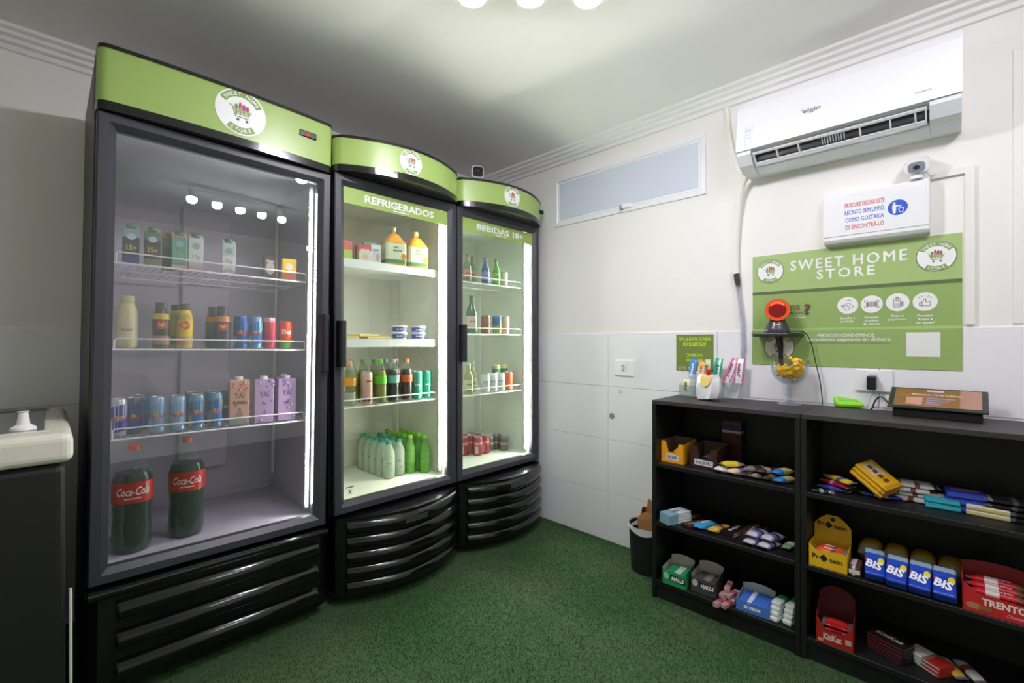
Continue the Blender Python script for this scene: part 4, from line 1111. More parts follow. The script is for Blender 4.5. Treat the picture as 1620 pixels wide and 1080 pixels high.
pk = stripes([(0, '#c9a0a0'), (.4, '#b5505c'), (.75, '#d8c2c0')], 'X', .3, .2)
for k, (px, py, dz, a, d) in enumerate(((1137, 958, 0, 80, .01), (1150, 961, 0, 74, .015), (1141, 957, 0, 86, .055), (1155, 960, 0, 70, .06), (1143, 955, .021, 82, .035), (1153, 958, .021, 76, .045), (1146, 954, .042, 95, .05))):
    slab('mint_pack', 'pink stick of sweets in the small loose pile, ' + ('on the shelf', 'in the second layer', 'topmost')[(dz > .01) + (dz > .03)], 'mint sweets', A(px, py, Z3, d, dz), rz(a), (.075, .022, .020), pk, 'pink sweets on the bottom shelf', bev=.004)
t, fr, bk = display_box('counter_box', 'blue open counter box of chewing gum on the bottom shelf', A(1164, 962, Z3), BROT + R(3), .125, .12, .05, [(1, .9), (.92, .85), (.08, .85), (0, .9)], P('#4f7fd0', .4), P('#c4ccd8', .7), .075, 'Mentos', WHITE, None, wy=.42, ww=.5, wh=.016)
for j in range(5):
    slab('gum_pack', 'blue and white gum stick inside the blue counter box', 'chewing gum', A(1164, 962, Z3, .016 + .022 * j, .030) + UX * .0625, (R(20), 0, BROT + R(3)), (.108, .02, .012), stripes([(0, '#3f6fc8'), (.3, '#d8e0f0'), (.45, '#3f6fc8')], 'X'), 'gum in the blue box', bev=.002)
rl = stripes([(0, '#e6ece6'), (.45, '#d8e4dc'), (.5, '#4fae84'), (.9, '#2f9c70')], 'X')
for c_ in range(2):
    for r_ in range(4):
        slab('mint_roll', 'white and mint green roll of sweets, ' + ('lowest', 'second up', 'third up', 'topmost')[r_] + (' beside the blue gum box', ' by the bookcase side')[c_], 'mint sweets', A(1226 + 22 * c_, 986 + 6 * c_, Z3, .05 + .010 * r_, .0165 * r_), rz(74 + 2 * r_), (.085, .034, .016), rl, 'mint rolls on the bottom shelf', bev=.004)

# ---------------------------------------------------------------- second bookcase, upper shelf
def C(px, py, z, d, dz, name, label, cat, a, dim, mat, group=None, text=None, tcol=None, tilt=0, **k):
    return bar(name, label, cat, A(px, py, z, d, dz), (R(tilt), 0, BROT + R(a)), dim, mat, group, text, tcol, **k)
def CL(u, d, dz, name, label, cat, a, dim, mat, group=None, text=None, tcol=None, **k):
    return bar(name, label, cat, L2(u, d, Z1, dz), rz(a), dim, mat, group, text, tcol, **k)
CL(.065, .035, 0, 'sweet_bag', 'small black and white sweet pack by the bookcase divider', 'sweets', 15, (.07, .03, .012), stripes([(0, '#2c2f2e'), (.35, '#8fb0a0'), (.5, '#2c2c30'), (.75, '#cfcfd4')], 'X'))
CL(.092, .10, 0, 'chocolate_bar', 'violet wrapped chocolate bar under the red ones', 'chocolate bar', -8, (.11, .036, .016), P('#4a3fa0', .3))
CL(.098, .11, .0165, 'chocolate_bar', 'crimson wrapped chocolate bar lying across the violet one', 'chocolate bar', -35, (.12, .045, .018), stripes([(0, '#b01f30'), (.4, '#d8a0a4'), (.5, '#a81c30')], 'X'))
CL(.105, .11, .035, 'chocolate_bar', 'blue and yellow chocolate bar lying on the crimson one', 'chocolate bar', -42, (.125, .04, .016), stripes([(0, '#c9a21c'), (.55, '#2c4fa8'), (.7, '#d8b42a')], 'X'))
for k in range(3):
    slab('chocolate_tablet', 'yellow chocolate tablet tilted in the leaning stack, ' + ('lowest', 'middle', 'uppermost')[k], 'chocolate bar', L2(.205, .10, Z1, .054 + .0125 * k) + UX * .008 * k, (R(14), R(32), BROT + R(-28)), (.125, .075, .0105), stripes([(0, '#d8a81e'), (.88, '#b9861a')], 'X'), 'leaning yellow tablets', 'NUTS' if k == 2 else None, P('#6a3a1c', .5), P('#cfc09a', .4) if k == 2 else None)
C(1394, 784, Z1, .085, .002, 'chocolate_bar', 'violet and orange chocolate bar beside the yellow tablets', 'chocolate bar', 70, (.12, .05, .022), stripes([(0, '#d87a3a'), (.2, '#5a4a98'), (.5, '#6a62a0'), (.75, '#4a5a3a')], 'X'))
C(1396, 788, Z1, .018, 0, 'chocolate_bar', 'royal blue chocolate bar with white oval in front of the striped stack', 'chocolate bar', 10, (.13, .04, .012), stripes([(0, '#2f3fa8'), (.3, '#c9c0c8'), (.6, '#2f3fa8')], 'X'))
cow = stripes([(0, '#4a3a36'), (.25, '#d9d6d2'), (.5, '#7a4a40'), (.6, '#d9d6d2'), (.85, '#3a2a28')], 'X', .35)
for k in range(4):
    C(1440 + (3 if k % 2 else -2), 795, Z1, .055, .0155 * k, 'wafer_pack', 'brown and white wafer pack in the stack, ' + ('lowest', 'second from the shelf', 'third from the shelf', 'topmost')[k], 'wafer', 2 + 5 * (k - 1.5), (.145, .075, .016), cow, 'stack of brown and white wafers', 'Wafer' if k == 3 else None, P('#f0ece8', .5), e=5, tw=.25, th=.3)
for k in range(2):
    slab('biscuit_pack', 'teal biscuit pack in the pair, ' + ('lower', 'upper') [k], 'biscuit pack', A(1490, 808, Z1, .05, .019 * k), rz(4 - 3 * k), (.09, .075, .0185), stripes([(0, '#1f97a8'), (.6, '#178a9c')], 'X'), 'pair of teal packs', None, None, P('#a9a8a0', .5) if k else None, bev=.004, side=P('#3fb4c4', .4))
for k in range(3):
    slab('biscuit_pack', 'deep blue biscuit pack in the stack of three, ' + ('lowest', 'middle', 'topmost')[k], 'biscuit pack', A(1527, 813, Z1, .05, .022 * k), rz(3 + 2 * k), (.098, .075, .0215), P('#22379e', .3), 'three blue packs', 'BISCOITO' if k == 2 else None, P('#d87a6a', .5), bev=.005, side=P('#3f58c4', .4))
for k in range(2):
    slab('biscuit_pack', 'cream and yellow biscuit pack beside the blue stack, ' + ('lower', 'upper')[k], 'biscuit pack', A(1565, 822, Z1, .05, .017 * k), rz(-4), (.10, .07, .0165), P('#d3cfc0', .4), 'pair of cream packs', None, None, P('#7f83a8', .5) if k else None, bev=.004, side=P('#d8c46a', .4))
for k in range(4):
    C(1600, 829, Z1, .055, .017 * k, 'wafer_pack', 'black and silver wafer pack in the last stack, ' + ('lowest', 'second up', 'third up', 'topmost')[k], 'wafer', -4 + 4 * k, (.125, .07, .0165), stripes([(0, '#8d8f92'), (.15, '#232324'), (.5, '#5a5a5c'), (.6, '#1c1c1e'), (.85, '#9a9c9e')], 'X', .3, .2), 'stack of black wafers', e=5)

# second bookcase, middle shelf
PB = L2(.024, .012, Z2)
t, fr, bk = display_box('counter_box', 'yellow counter box with tall back card of protein bars', PB, BROT + R(1), .118, .12, .075, [(1, .85), (.97, .9), (.20, .82), (0, 1.12)], P('#e6b81e', .45), P('#d8ac22', .6), .165, None)
for par, o_, nrm, zc in ((fr, (0, 0, 0), (0, -1, 0), .040), (bk, (0, .12 - .0030, 0), (0, -1, 0), .128)):
    pr = Print(); pr.text('Pr', .022, zc, .018, INK, 1, width=.022, bold=.02); pr.poly([(.034, zc - .002), (.047, zc + .012), (.060, zc - .002), (.047, zc - .016)], INK, 1)
    pr.text('tein', .084, zc - .003, .017, INK, 1, width=.040, bold=.02)
    if par is bk: pr.disc(.06, zc + .022, .008, .008, INK, 1, 14)
    pr.build('lettering', par, fmap=flat(o_, (1, 0, 0), (0, 0, 1), nrm))
for k in range(2):
    bar('protein_bar', 'orange wrapped protein bar in the tall-backed yellow box, ' + ('nearer its front', 'nearer its back')[k], 'protein bar', PB + UX * .059 + UY * (.03 + .035 * k) + Vector((0, 0, .046)), rz(1), (.108, .034, .02), stripes([(0, '#c4502a'), (.15, '#e0602a'), (.55, '#8a3a2a'), (.7, '#d85a2c')], 'X'), 'bars in the tall yellow box', 'Pro', WHITE, tw=.25)
slab('biscuit_pack', 'brown and white biscuit pack beside the tall yellow counter box', 'biscuit pack', L2(.162, .06, Z2), (0, 0, BROT), (.034, .085, .034), stripes([(0, '#5a3a32'), (.3, '#cfc4b8'), (.55, '#5a3a32')], 'X'), None, None, None, P('#c9c0d0', .4), bev=.005, side=P('#d8d8d0', .5))
BIS = stripes([(0, '#1f45b8'), (.62, '#2a52c0'), (.8, '#9fb4c8')], 'Y', .25)
for k, (px, py, a, tx) in enumerate(((.215, .070, 5, .010), (.277, .060, -1, 0), (.337, .060, -1, 0), (.396, .060, 0, 0))):
    o = MB().box(-.0285, -.055, 0, .0285, .055, .036, BIS).build('wafer_box', None, bev=.007, seg=3)
    o.location = L2(px, py, Z2, .055 * math.sin(R(32)) + .001); o.rotation_euler = Matrix.Rotation(BROT + R(a), 3, 'Z').to_euler()
    o.rotation_euler = (Matrix.Rotation(BROT + R(a), 3, 'Z') @ Matrix.Rotation(R(32), 3, 'X')).to_euler()
    tag(o, 'royal blue wafer box with yellow spot, ' + ('tipped against the brown biscuit pack', 'beside the tipped one', 'third from the yellow counter box', 'beside the red counter box')[k], 'wafer', 'blue wafer boxes')
    pr = Print(); pr.text('BIS', -.002, -.014, .030, WHITE, 2, width=.044, bold=.04, rot=R(-12)); pr.disc(.017, .004, .009, .014, P('#e8d82a', .4), 1, 16); pr.disc(-.022, .002, .004, .006, P('#c8342c', .4), 1, 10)
    pr.build('lettering', o, fmap=flat((0, 0, .036), (1, 0, 0), (0, 1, 0), (0, 0, 1)))
for k, px in enumerate((.19, .265, .340, .415)):
    bar('snack_bag', 'clear bag of yellow snacks behind the ' + ('tipped', 'second', 'third', 'last')[k] + ' blue wafer box', 'snack', L2(px, .225, Z2), rz(90), (.13, .072, .075), stripes([(0, '#b9b08a'), (.2, '#d8a82a'), (.45, '#c9922a'), (.6, '#a8a07c'), (.8, '#d8b03a')], 'X', .2), 'yellow snack bags')
TR = P('#c8242c', .4)
t, fr, bk = display_box('counter_box', 'red open counter box of wafer sticks at the end of the shelf', L2(.437, .010, Z2), BROT, .16, .12, .10, [(1, .62), (.94, .55), (.2, .60), (.06, .82), (0, .9)], TR, P('#8a1a20', .6), .125, None)
pr = Print(); pr.text('TRENTO', .090, .040, .020, P('#f0e6d6', .4), 1, width=.095, bold=.04); pr.text('Chocolate', .118, .016, .009, P('#e0b8a8', .4), 1, width=.045, shear=.3); pr.disc(.025, .02, .018, .010, P('#b5835a', .5), 1, 14); pr.disc(.05, .018, .015, .008, P('#8a5a3a', .5), 2, 14)
pr.build('lettering', fr, fmap=flat((0, 0, 0), (1, 0, 0), (0, 0, 1), (0, -1, 0)))
for k in range(3):
    bar('wafer_stick', 'red wrapped wafer stick inside the red counter box, ' + ('against its front', 'in its middle', 'against its back')[k], 'wafer', L2(.517, .030 + .03 * k, Z2, .052 + .008 * k), rz(0), (.145, .028, .02), stripes([(0, '#b81c26'), (.3, '#d8c8c0'), (.5, '#b81c26'), (.75, '#6a4030')], 'X'), 'wafer sticks in the red box', 'TRENTO', WHITE, tw=.4)

# second bookcase, bottom shelf
KB = A(1291, 1013, Z3)
t, fr, bk = display_box('counter_box', 'dark red open counter box of chocolate fingers on the bottom shelf', KB, BROT + R(4), .112, .12, .10, [(1, .95), (.86, .70), (.78, .52), (.28, .50), (.16, .72), (0, 1.0)], P('#a8241c', .45), P('#5a1a1a', .7), .17, None)
pr = Print(); pr.text('KitKat', .05, .030, .022, P('#e6c8b4', .4), 1, width=.055, bold=.04); pr.rect(.088, .022, .106, .040, P('#b9b0a8', .4), 1); pr.rect(.006, .008, .022, .018, P('#d8a89a', .4), 1)
pr.build('lettering', fr, fmap=flat((0, 0, 0), (1, 0, 0), (0, 0, 1), (0, -1, 0)))
for k in range(4):
    bar('chocolate_bar', 'red chocolate finger pack inside the dark red counter box, ' + ('lowest', 'second up', 'third up', 'topmost')[k], 'chocolate bar', KB + UX * .056 + UY * .06 + Vector((0, 0, .004 + .016 * k)), rz(4), (.094, .066, .015), stripes([(0, '#b01c1c'), (.3, '#c8342c'), (.7, '#8a1a1a')], 'Y'), 'fingers in the red box')
slab('chocolate_bar', 'tan wrapped chocolate bar squeezed beside the dark red counter box', 'chocolate bar', A(1287, 975, Z3, .03) - UX * .0, (0, 0, BROT + R(90)), (.09, .016, .06), P('#8a6a4a', .6), bev=.003)
for k in range(5):
    slab('chocolate_bar', 'black chocolate finger pack in the slanting stack, ' + ('lowest', 'second from the shelf', 'third from the shelf', 'fourth from the shelf', 'topmost')[k], 'chocolate bar', A(1406, 1046, Z3, .055, .0115 * k), rz(-30 + 2 * k), (.115, .068, .011), P('#211416', .35), 'slanting black stack', 'KitKat' if k == 4 else None, P('#c9c4c0', .5), side=P('#6a2a2a', .4))
for k in range(3):
    slab('chocolate_bar', 'red and white chocolate pack in the bottom shelf stack, ' + ('lowest', 'middle', 'topmost')[k], 'chocolate bar', A(1468, 1066, Z3, .055, .012 * k), rz(-38 + 3 * k), (.115, .066, .0115), stripes([(0, '#d6d2cc'), (.35, '#d8d8d8'), (.5, '#8a6a4a'), (.62, '#a8281e')], 'X'), 'red and white stack', side=P('#c9c9c9', .5))
bar('chocolate_bar', 'yellow and white bar on the bottom shelf beside the red and white stack', 'chocolate bar', A(1503, 1072, Z3, .05), rz(-60), (.12, .036, .022), stripes([(0, '#d6d2cc'), (.5, '#a83a3a'), (.6, '#c9a03a')], 'X'))
bar('chocolate_bar', 'white and dark red bar on the bottom shelf, next to the yellow and white one', 'chocolate bar', A(1533, 1078, Z3, .05), rz(-60), (.12, .036, .022), stripes([(0, '#c9c2bc'), (.4, '#8a3a3a'), (.6, '#d6d0ca')], 'X'))

# ---------------------------------------------------------------- acrylic tray of bars on the bookcase top
ap = A(1078, 626, TOP)
t = thing('acrylic_tray', 'clear acrylic tray holding upright snack bars', 'tray', (2.245, 1.012, TOP), BROT)
AG = clear('#f2f5f7', 1.4, .0, .06)
for nm, bx in (('bottom', (0, 0, 0, .215, .09, .002)), ('front', (0, 0, .002, .215, .002, .055)), ('back', (0, .088, .002, .215, .09, .07)), ('side', (0, .002, .002, .002, .088, .06)), ('side', (.213, .002, .002, .215, .088, .06)), ('divider', (.105, .002, .002, .107, .088, .055))):
    MB().box(*bx, AG).build(nm, t)
def upright(px, py0, py1, d, lean, roll, w, mat, label, text, tcol, tt=.014):
    """bar standing in the tray: pixel of its middle, top and foot rows"""
    X = 2.245 + d
    p = on_x(px, (py0 + py1) / 2, X)
    h = abs(on_x(px, py0, X).z - on_x(px, py1, X).z)
    o = wrap_mesh(h, w, tt, mat, mat, 3, .008).build('snack_bar', None, True, ang=50)
    M_ = Matrix.Rotation(BROT, 4, 'Z') @ Matrix.Rotation(R(roll), 4, 'Y') @ Matrix.Rotation(R(-lean), 4, 'X') @ Matrix(((0, 1, 0, 0), (0, 0, -1, 0), (1, 0, 0, 0), (0, 0, 0, 1)))
    M_ = Matrix.Translation(p) @ M_ @ Matrix.Translation((0, 0, -tt / 2))
    # pack: length -> up, width -> along the tray, thickness face -> out to the room
    o.matrix_basis = M_
    tag(o, label, 'snack bar', 'upright bars in the acrylic tray')
    Print().text(text, 0, 0, w * .36, tcol, 1, width=h * .55, bold=.03).build('lettering', o, fmap=flat((0, 0, tt), (1, 0, 0), (0, 1, 0), (0, 0, 1)))
    return o
upright(1096, 566, 602, .045, 8, 6, .036, stripes([(0, '#b9d3e6'), (.3, '#4f8fd0'), (.8, '#3f7fc4')], 'X'), 'light blue snack bar standing in the acrylic tray', 'quest', WHITE)
upright(1109, 570, 610, .022, 8, 4, .034, stripes([(0, '#d9a86a'), (.4, '#efc9a0'), (.75, '#e0a45a')], 'X'), 'peach snack bar standing in the acrylic tray', 'barra', P('#8a5a3a', .5))
upright(1119, 568, 604, .06, 4, 0, .03, P('#c9d8b4', .4), 'pale green snack bar half hidden behind the peach one', 'nuts', P('#6a8a5a', .5))
upright(1086, 597, 622, .012, 4, 2, .038, P('#dfe0bc', .4), 'short cream and green bar at the end of the acrylic tray', 'oat', P('#7a6a4a', .5))
upright(1135, 566, 606, .06, 6, 7, .038, stripes([(0, '#2fa878'), (.5, '#e0f0ea'), (.8, '#2fa878')], 'Y'), 'green and white gum pack standing in the acrylic tray', 'mint', P('#1f6a8a', .5))
upright(1156, 566, 606, .065, 8, 20, .036, stripes([(0, '#d86a98'), (.4, '#f4eef0'), (.9, '#d86a98')], 'Y'), 'pink and white gum pack leaning in the acrylic tray', 'Trident', P('#5a2a6a', .5))
upright(1170, 566, 606, .055, 8, 4, .040, stripes([(0, '#d86a98'), (.2, '#f4eef0'), (.85, '#d86a98')], 'Y'), 'upright pink and white gum pack beside the leaning one', 'Trident', P('#5a2a6a', .5))
upright(1120, 590, 606, .03, 4, 0, .034, P('#e0602c', .4), 'short orange pack low in the acrylic tray', 'lar', WHITE)
# drink pouch with red spout
q = A(1147, 640, TOP)
t = thing('drink_pouch', 'silver pouch with yellow round label and red spout on the bookcase top', 'pouch', (2.165, .832, TOP), BROT + R(-20)); t.scale = (1.2, 1.2, 1.2)
PW = P('#d9dade', .25, .15)
pm = MB(); rings = []
for zz, w_, d_ in ((0, .046, .032), (.012, .052, .032), (.05, .056, .026), (.085, .052, .014), (.098, .047, .004), (.102, .046, .003)):
    rings.append([(w_ * sx, d_ * sy, zz + .006 * (1 + sx) * (zz < .02)) for sx, sy in ((-1, -.3), (-.5, -1), (.1, -.8), (.6, -1), (1, -.3), (1, .3), (.5, 1), (-.5, 1), (-1, .3))])
pm.loft(rings, PW).build('pouch', t, True, ang=25)
Print().add([(.034 * math.cos(math.pi + math.pi * i / 16), .094 + .040 * math.sin(math.pi + math.pi * i / 16), 0) for i in range(17)], [tuple(range(17))], P('#dcc06a', .45)).build('round_label', t, fmap=lambda u, v, h: (u * .8, -1.03 * float(np.interp(v, [0, .05, .085, .098, .102], [.032, .026, .014, .004, .003])) - .0015, v))
MB().lathe([(.008, .1), (.008, .106), (.0115, .106), (.0115, .118), (.009, .120)], P('#d02a22', .35), 16).build('spout_cap', t, True)

# ---------------------------------------------------------------- drinks and food inside the coolers
FR1 = []
def cx(px, y): return on_y(px, 540, y).x
def facing(x, y, k=.7): return -math.asin(x / math.hypot(x, y)) * k
def cyl_map(Rr, a0=0.0):
    return lambda u, v, h: ((Rr + .0004 + h) * math.sin(a0 + u / Rr), -(Rr + .0004 + h) * math.cos(a0 + u / Rr), v)
CAPROF = lambda r, z0, z1: [(r, z0), (r, z1 - .002), (r * .9, z1)]
def bottle(name, label, cat, loc, prof, body, cap=None, bands=(), group=None, liquid=None, word=None, rot=0.0, n=18, extra=None):
    t = thing(name, label, cat, loc, rot, group)
    MB().lathe(prof, body, n).build('bottle_body', t, True, ang=50)
    if liquid:
        mat, top = liquid
        pts = [(max(r - .0018, .001), max(z, .002)) for r, z in prof if z < top]
        rr = np.interp(top, [z for _, z in prof], [r for r, _ in prof])
        MB().lathe(pts + [(max(float(rr) - .002, .002), top)], mat, n).build('liquid', t, True, ang=50)
    if cap:
        r, z0, z1, mat = cap
        MB().lathe(CAPROF(r, z0, z1), mat, 14).build('cap', t, True)
    for k, (z0, z1, mat) in enumerate(bands):
        zs = [z0 + (z1 - z0) * i / 4 for i in range(5)]
        rb = [float(np.interp(z, [q_[1] for q_ in prof], [q_[0] for q_ in prof])) + .0006 for z in zs]
        lb = MB().lathe(list(zip(rb, zs)), mat, n, cap0=False, cap1=False).build('label_sleeve', t, True)
        if word and k == word[0]:
            _, s_, col, hgt, wid, shear = word
            zz = (z0 + z1) / 2; rr = max(rb)
            Print().text(s_, 0, zz, hgt, col, 1, width=wid, bold=.02, shear=shear).build('lettering', lb, fmap=cyl_map(rr))
    if extra: extra(t)
    return t
def can(label, loc, h, r, mat, group=None, rot=0.0, art=None, lid=SILV, name='drink_can'):
    t = thing(name, label, 'can', loc, rot, group)
    MB().lathe([(r * .74, 0), (r * .80, .001), (r, .006), (r, h - .012), (r * .86, h - .003)], mat, 20).build('can_body', t, True, ang=50)
    MB().lathe([(r * .86, h - .0035), (r * .88, h), (r * .82, h), (r * .78, h - .004), (.002, h - .004)], lid, 20).build('lid', t, True)
    if art: art(t, h, r)
    return t
def carton(label, loc, W, D, H, mat, rot=0.0, gable=.0, cap=None, art=None, group=None, name='drink_carton'):
    t = thing(name, label, 'carton', loc, rot, group)
    b = MB()
    if gable:
        b.loft([[(-W / 2, -D / 2, 0), (W / 2, -D / 2, 0), (W / 2, D / 2, 0), (-W / 2, D / 2, 0)], [(-W / 2, -D / 2, H - gable), (W / 2, -D / 2, H - gable), (W / 2, D / 2, H - gable), (-W / 2, D / 2, H - gable)],
                [(-W / 2, D * .12, H), (W / 2, D * .12, H), (W / 2, D / 2, H), (-W / 2, D / 2, H)]], mat)
    else:
        b.box(-W / 2, -D / 2, 0, W / 2, D / 2, H, mat)
    co = b.build('box', t, bev=.0015, seg=1)
    if cap:
        r, mat2, yy, zz = cap
        MB().lathe([(r, zz), (r, zz + .012), (r * .88, zz + .014)], mat2, 16, (0, yy)).build('cap', t, True)
    if art:
        pr = Print(); art(pr, W, H - gable); pr.build('print', co, fmap=flat((0, -D / 2, 0), (1, 0, 0), (0, 0, 1), (0, -1, 0)))
    return t
CLEARPET = clear('#f0f3f2', 1.35, .03, .10, '#dfe6e4')
# --- cooler 1, upper shelf: protein drink cartons
def art_dark(c1):
    def f(pr, W, H):
        pr.disc(0, H * .80, W * .28, W * .24, P('#d8dce0', .4), 0, 16); pr.text('15g', 0, H * .48, H * .16, P('#e8b83a', .4), 0, width=W * .6, bold=.03)
        pr.rect(-W / 2, 0, W / 2, H * .2, P(c1, .4), 0)
    return f
def art_light(pr, W, H):
    pr.disc(0, H * .78, W * .28, W * .28, P('#9fc0b4', .4), 0, 16); pr.text('15g', 0, H * .44, H * .13, P('#a8c86a', .4), 0, width=W * .55, bold=.02); pr.rect(-W / 2, 0, W / 2, H * .10, P('#c9a8a8', .4), 0)
GC = P('#3f7a5c', .4)
zs = SH1[0] + .0006; y = 2.165
def c1(t): FR1.append(t); return t
for px, yy, mat, art, lb in ((207, 2.165, stripes([(0, '#2a2638'), (.66, '#8fb0b4')], 'Z'), art_dark('#3a4a90'), 'dark violet protein drink carton with blue foot'),
                             (241, 2.165, stripes([(0, '#2c2434'), (.66, '#5f8a70'), (.9, '#b8b088')], 'Z'), art_dark('#8a8060'), 'dark protein drink carton with gold top'),
                             (268, 2.225, stripes([(0, '#1f2230'), (.6, '#4a5a50'), (.85, '#c8703a')], 'Z'), None, 'dark protein drink carton with orange top behind the green one'),
                             (283, 2.165, stripes([(0, '#b08a80'), (.12, '#5fb08a'), (.85, '#d8a070')], 'Z'), art_light, 'green protein drink carton with dark cap'),
                             (309, 2.165, stripes([(0, '#cfc4c8'), (.2, '#e4ece6'), (.9, '#d8e0dc')], 'Z'), art_light, 'white protein drink carton beside the green one'),
                             (361, 2.165, stripes([(0, '#d8dcd8'), (.2, '#e2eae4'), (.5, '#c8dccc')], 'Z'), art_light, 'white protein drink carton standing alone')):
    x = cx(px, yy)
    c1(carton(lb, (x, yy, zs), .047, .047, .142, mat, facing(x, yy, .5), .022, (.014, GC, -.006, .130), art))
def art_sachet(pr, W, H):
    pr.disc(0, H * .45, W * .34, H * .3, P('#cfc6c0', .4), 0, 14); pr.text('CAFE', 0, H * .78, H * .12, WHITE, 0, width=W * .6)
x = cx(427, 2.15); c1(carton('small dark brown carton on the upper cooler shelf', (x, 2.15, zs), .05, .035, .092, P('#5a3f3a', .4), facing(x, 2.15), art=art_sachet))
def art_y(pr, W, H):
    pr.disc(0, H * .62, W * .28, W * .28, P('#e6e2d8', .4), 0, 16); pr.rect(-W / 2, 0, W / 2, H * .32, P('#a85a3a', .4), 0)
x = cx(457, 2.15); c1(carton('small bright yellow carton on the upper cooler shelf', (x, 2.15, zs), .058, .04, .092, P('#e8c41e', .4), facing(x, 2.15), art=art_y))
# --- cooler 1, second shelf
zs = SH1[1] + .0006
def milk_prof(r, h): return [(r * .86, 0), (r, .008), (r, h * .24), (r * .94, h * .30), (r, h * .36), (r, h * .62), (r * .82, h * .78), (r * .60, h * .86), (r * .60, h * .9)]
x = cx(201, 2.17); c1(bottle('yogurt_bottle', 'cream plastic yogurt bottle on the second shelf', 'bottle', (x, 2.17, zs), milk_prof(.031, .19), P('#d8cf9a', .4), (.021, .165, .190, P('#c8bf84', .4)), [(.03, .10, P('#d9d2a8', .5))], word=(0, 'leite', P('#b5976a', .5), .012, .035, 0), rot=facing(x, 2.17)))
def heart(t, r, zc, col='#d8402c'):
    pr = Print(); pr.disc(0, zc, .017, .017, P(col, .4), 1, 18); pr.poly([(0, zc - .010), (.010, zc + .002), (.006, zc + .007), (0, zc + .002), (-.006, zc + .007), (-.010, zc + .002)], P('#f0c83a', .4), 2)
    pr.build('emblem', t, fmap=cyl_map(r + .0008))
def coffee(px, yy, base, top, foot, lb, em_=True):
    x = cx(px, yy); r = .0275; h = .172
    t = bottle('coffee_drink', lb, 'bottle', (x, yy, zs), milk_prof(r, h), P(base, .35), (.0185, .148, h, P('#4a3a30', .45)), [(.004, .046, P(foot, .4)), (.108, .130, P(top, .4))], rot=facing(x, yy))
    if em_: heart(t, r, .088)
    return c1(t)
coffee(255, 2.165, '#2e2430', '#d8c020', '#b08a70', 'dark coffee drink bottle with yellow shoulder')
coffee(292, 2.165, '#e8cc1c', '#c8b41c', '#c9a060', 'yellow coffee drink bottle in front on the second shelf')
coffee(279, 2.235, '#c8c020', '#b0b428', '#6a8a3a', 'yellow-green coffee drink bottle behind the yellow one', False)
coffee(352, 2.165, '#2a2c4a', '#d88a2a', '#33343e', 'navy coffee drink bottle with orange shoulder in front')
coffee(337, 2.235, '#2c3038', '#d08024', '#2a2e3a', 'black coffee drink bottle with orange shoulder behind the navy one', False)
# energy drink cans: silver with coloured fields and a sun disc
def energy(cA, cB, word=True):
    def f(t, h, r):
        pr = Print(); A_, B_ = P(cA, .3, .3), P(cB, .3, .3); w = r * 1.45
        k = 5
        def quad(u0, u1, v0, v1, m_, hh):
            for i in range(k):
                a = u0 + (u1 - u0) * i / k; b = u0 + (u1 - u0) * (i + 1) / k
                pr.poly([(a, v0 + (a) * .25), (b, v0 + b * .25), (b, v1 + b * .25), (a, v1 + a * .25)], m_, hh)
        quad(-w, w * .55, h * .52, h * .82, A_, 0); quad(-w * .4, w, h * .12, h * .42, A_, 0); quad(-w, -w * .45, h * .12, h * .42, B_, 0); quad(w * .6, w, h * .52, h * .78, B_, 0)
        pr.disc(-.002, h * .50, .007, .007, P('#e8c030', .4), 1, 14)
        if word: pr.text('Red Bull', 0, h * .49, .010, P('#c02430', .4), 2, width=r * 1.9, bold=.02)
        for sx in (-1, 1): pr.poly([(sx * .004, h * .44), (sx * .014, h * .47), (sx * .017, h * .43), (sx * .010, h * .40)], P('#b8262c', .4), 2)
        pr.build('print', t, fmap=cyl_map(r))
    return f
CANB = P('#3f7fb8', .28, .4)
def ecan(px, yy, mat, art, lb, z=None, h=.136, r=.0265, gr='slim energy drink cans'):
    x = cx(px, yy); return c1(can(lb, (x, yy, (zs if z is None else z)), h, r, mat, gr, facing(x, yy), art))
ecan(381, 2.17, P('#2a62a8', .3, .4), energy('#2456a0', '#8fb4d0'), 'deep blue slim can beside the navy coffee bottle')
ecan(404, 2.165, P('#6fa6c8', .3, .5), energy('#2470b4', '#a8d0e0'), 'blue and silver slim can on the second shelf')
ecan(426, 2.165, stripes([(0, '#c02c50'), (.5, '#c83a50'), (.86, '#d8a0a8')], 'Z', .3, .3), None, 'crimson slim can on the second shelf')
def beat(t, h, r):
    Print().text('Be', 0, h * .62, .022, P('#f0d8d0', .4), 1, width=r * 1.3, bold=.03).build('lettering', t, fmap=cyl_map(r))
ecan(452, 2.165, stripes([(0, '#5fae3a'), (.22, '#e05028'), (.9, '#d84a28')], 'Z', .3, .3), beat, 'orange-red can with green foot on the second shelf', h=.122, r=.0295)
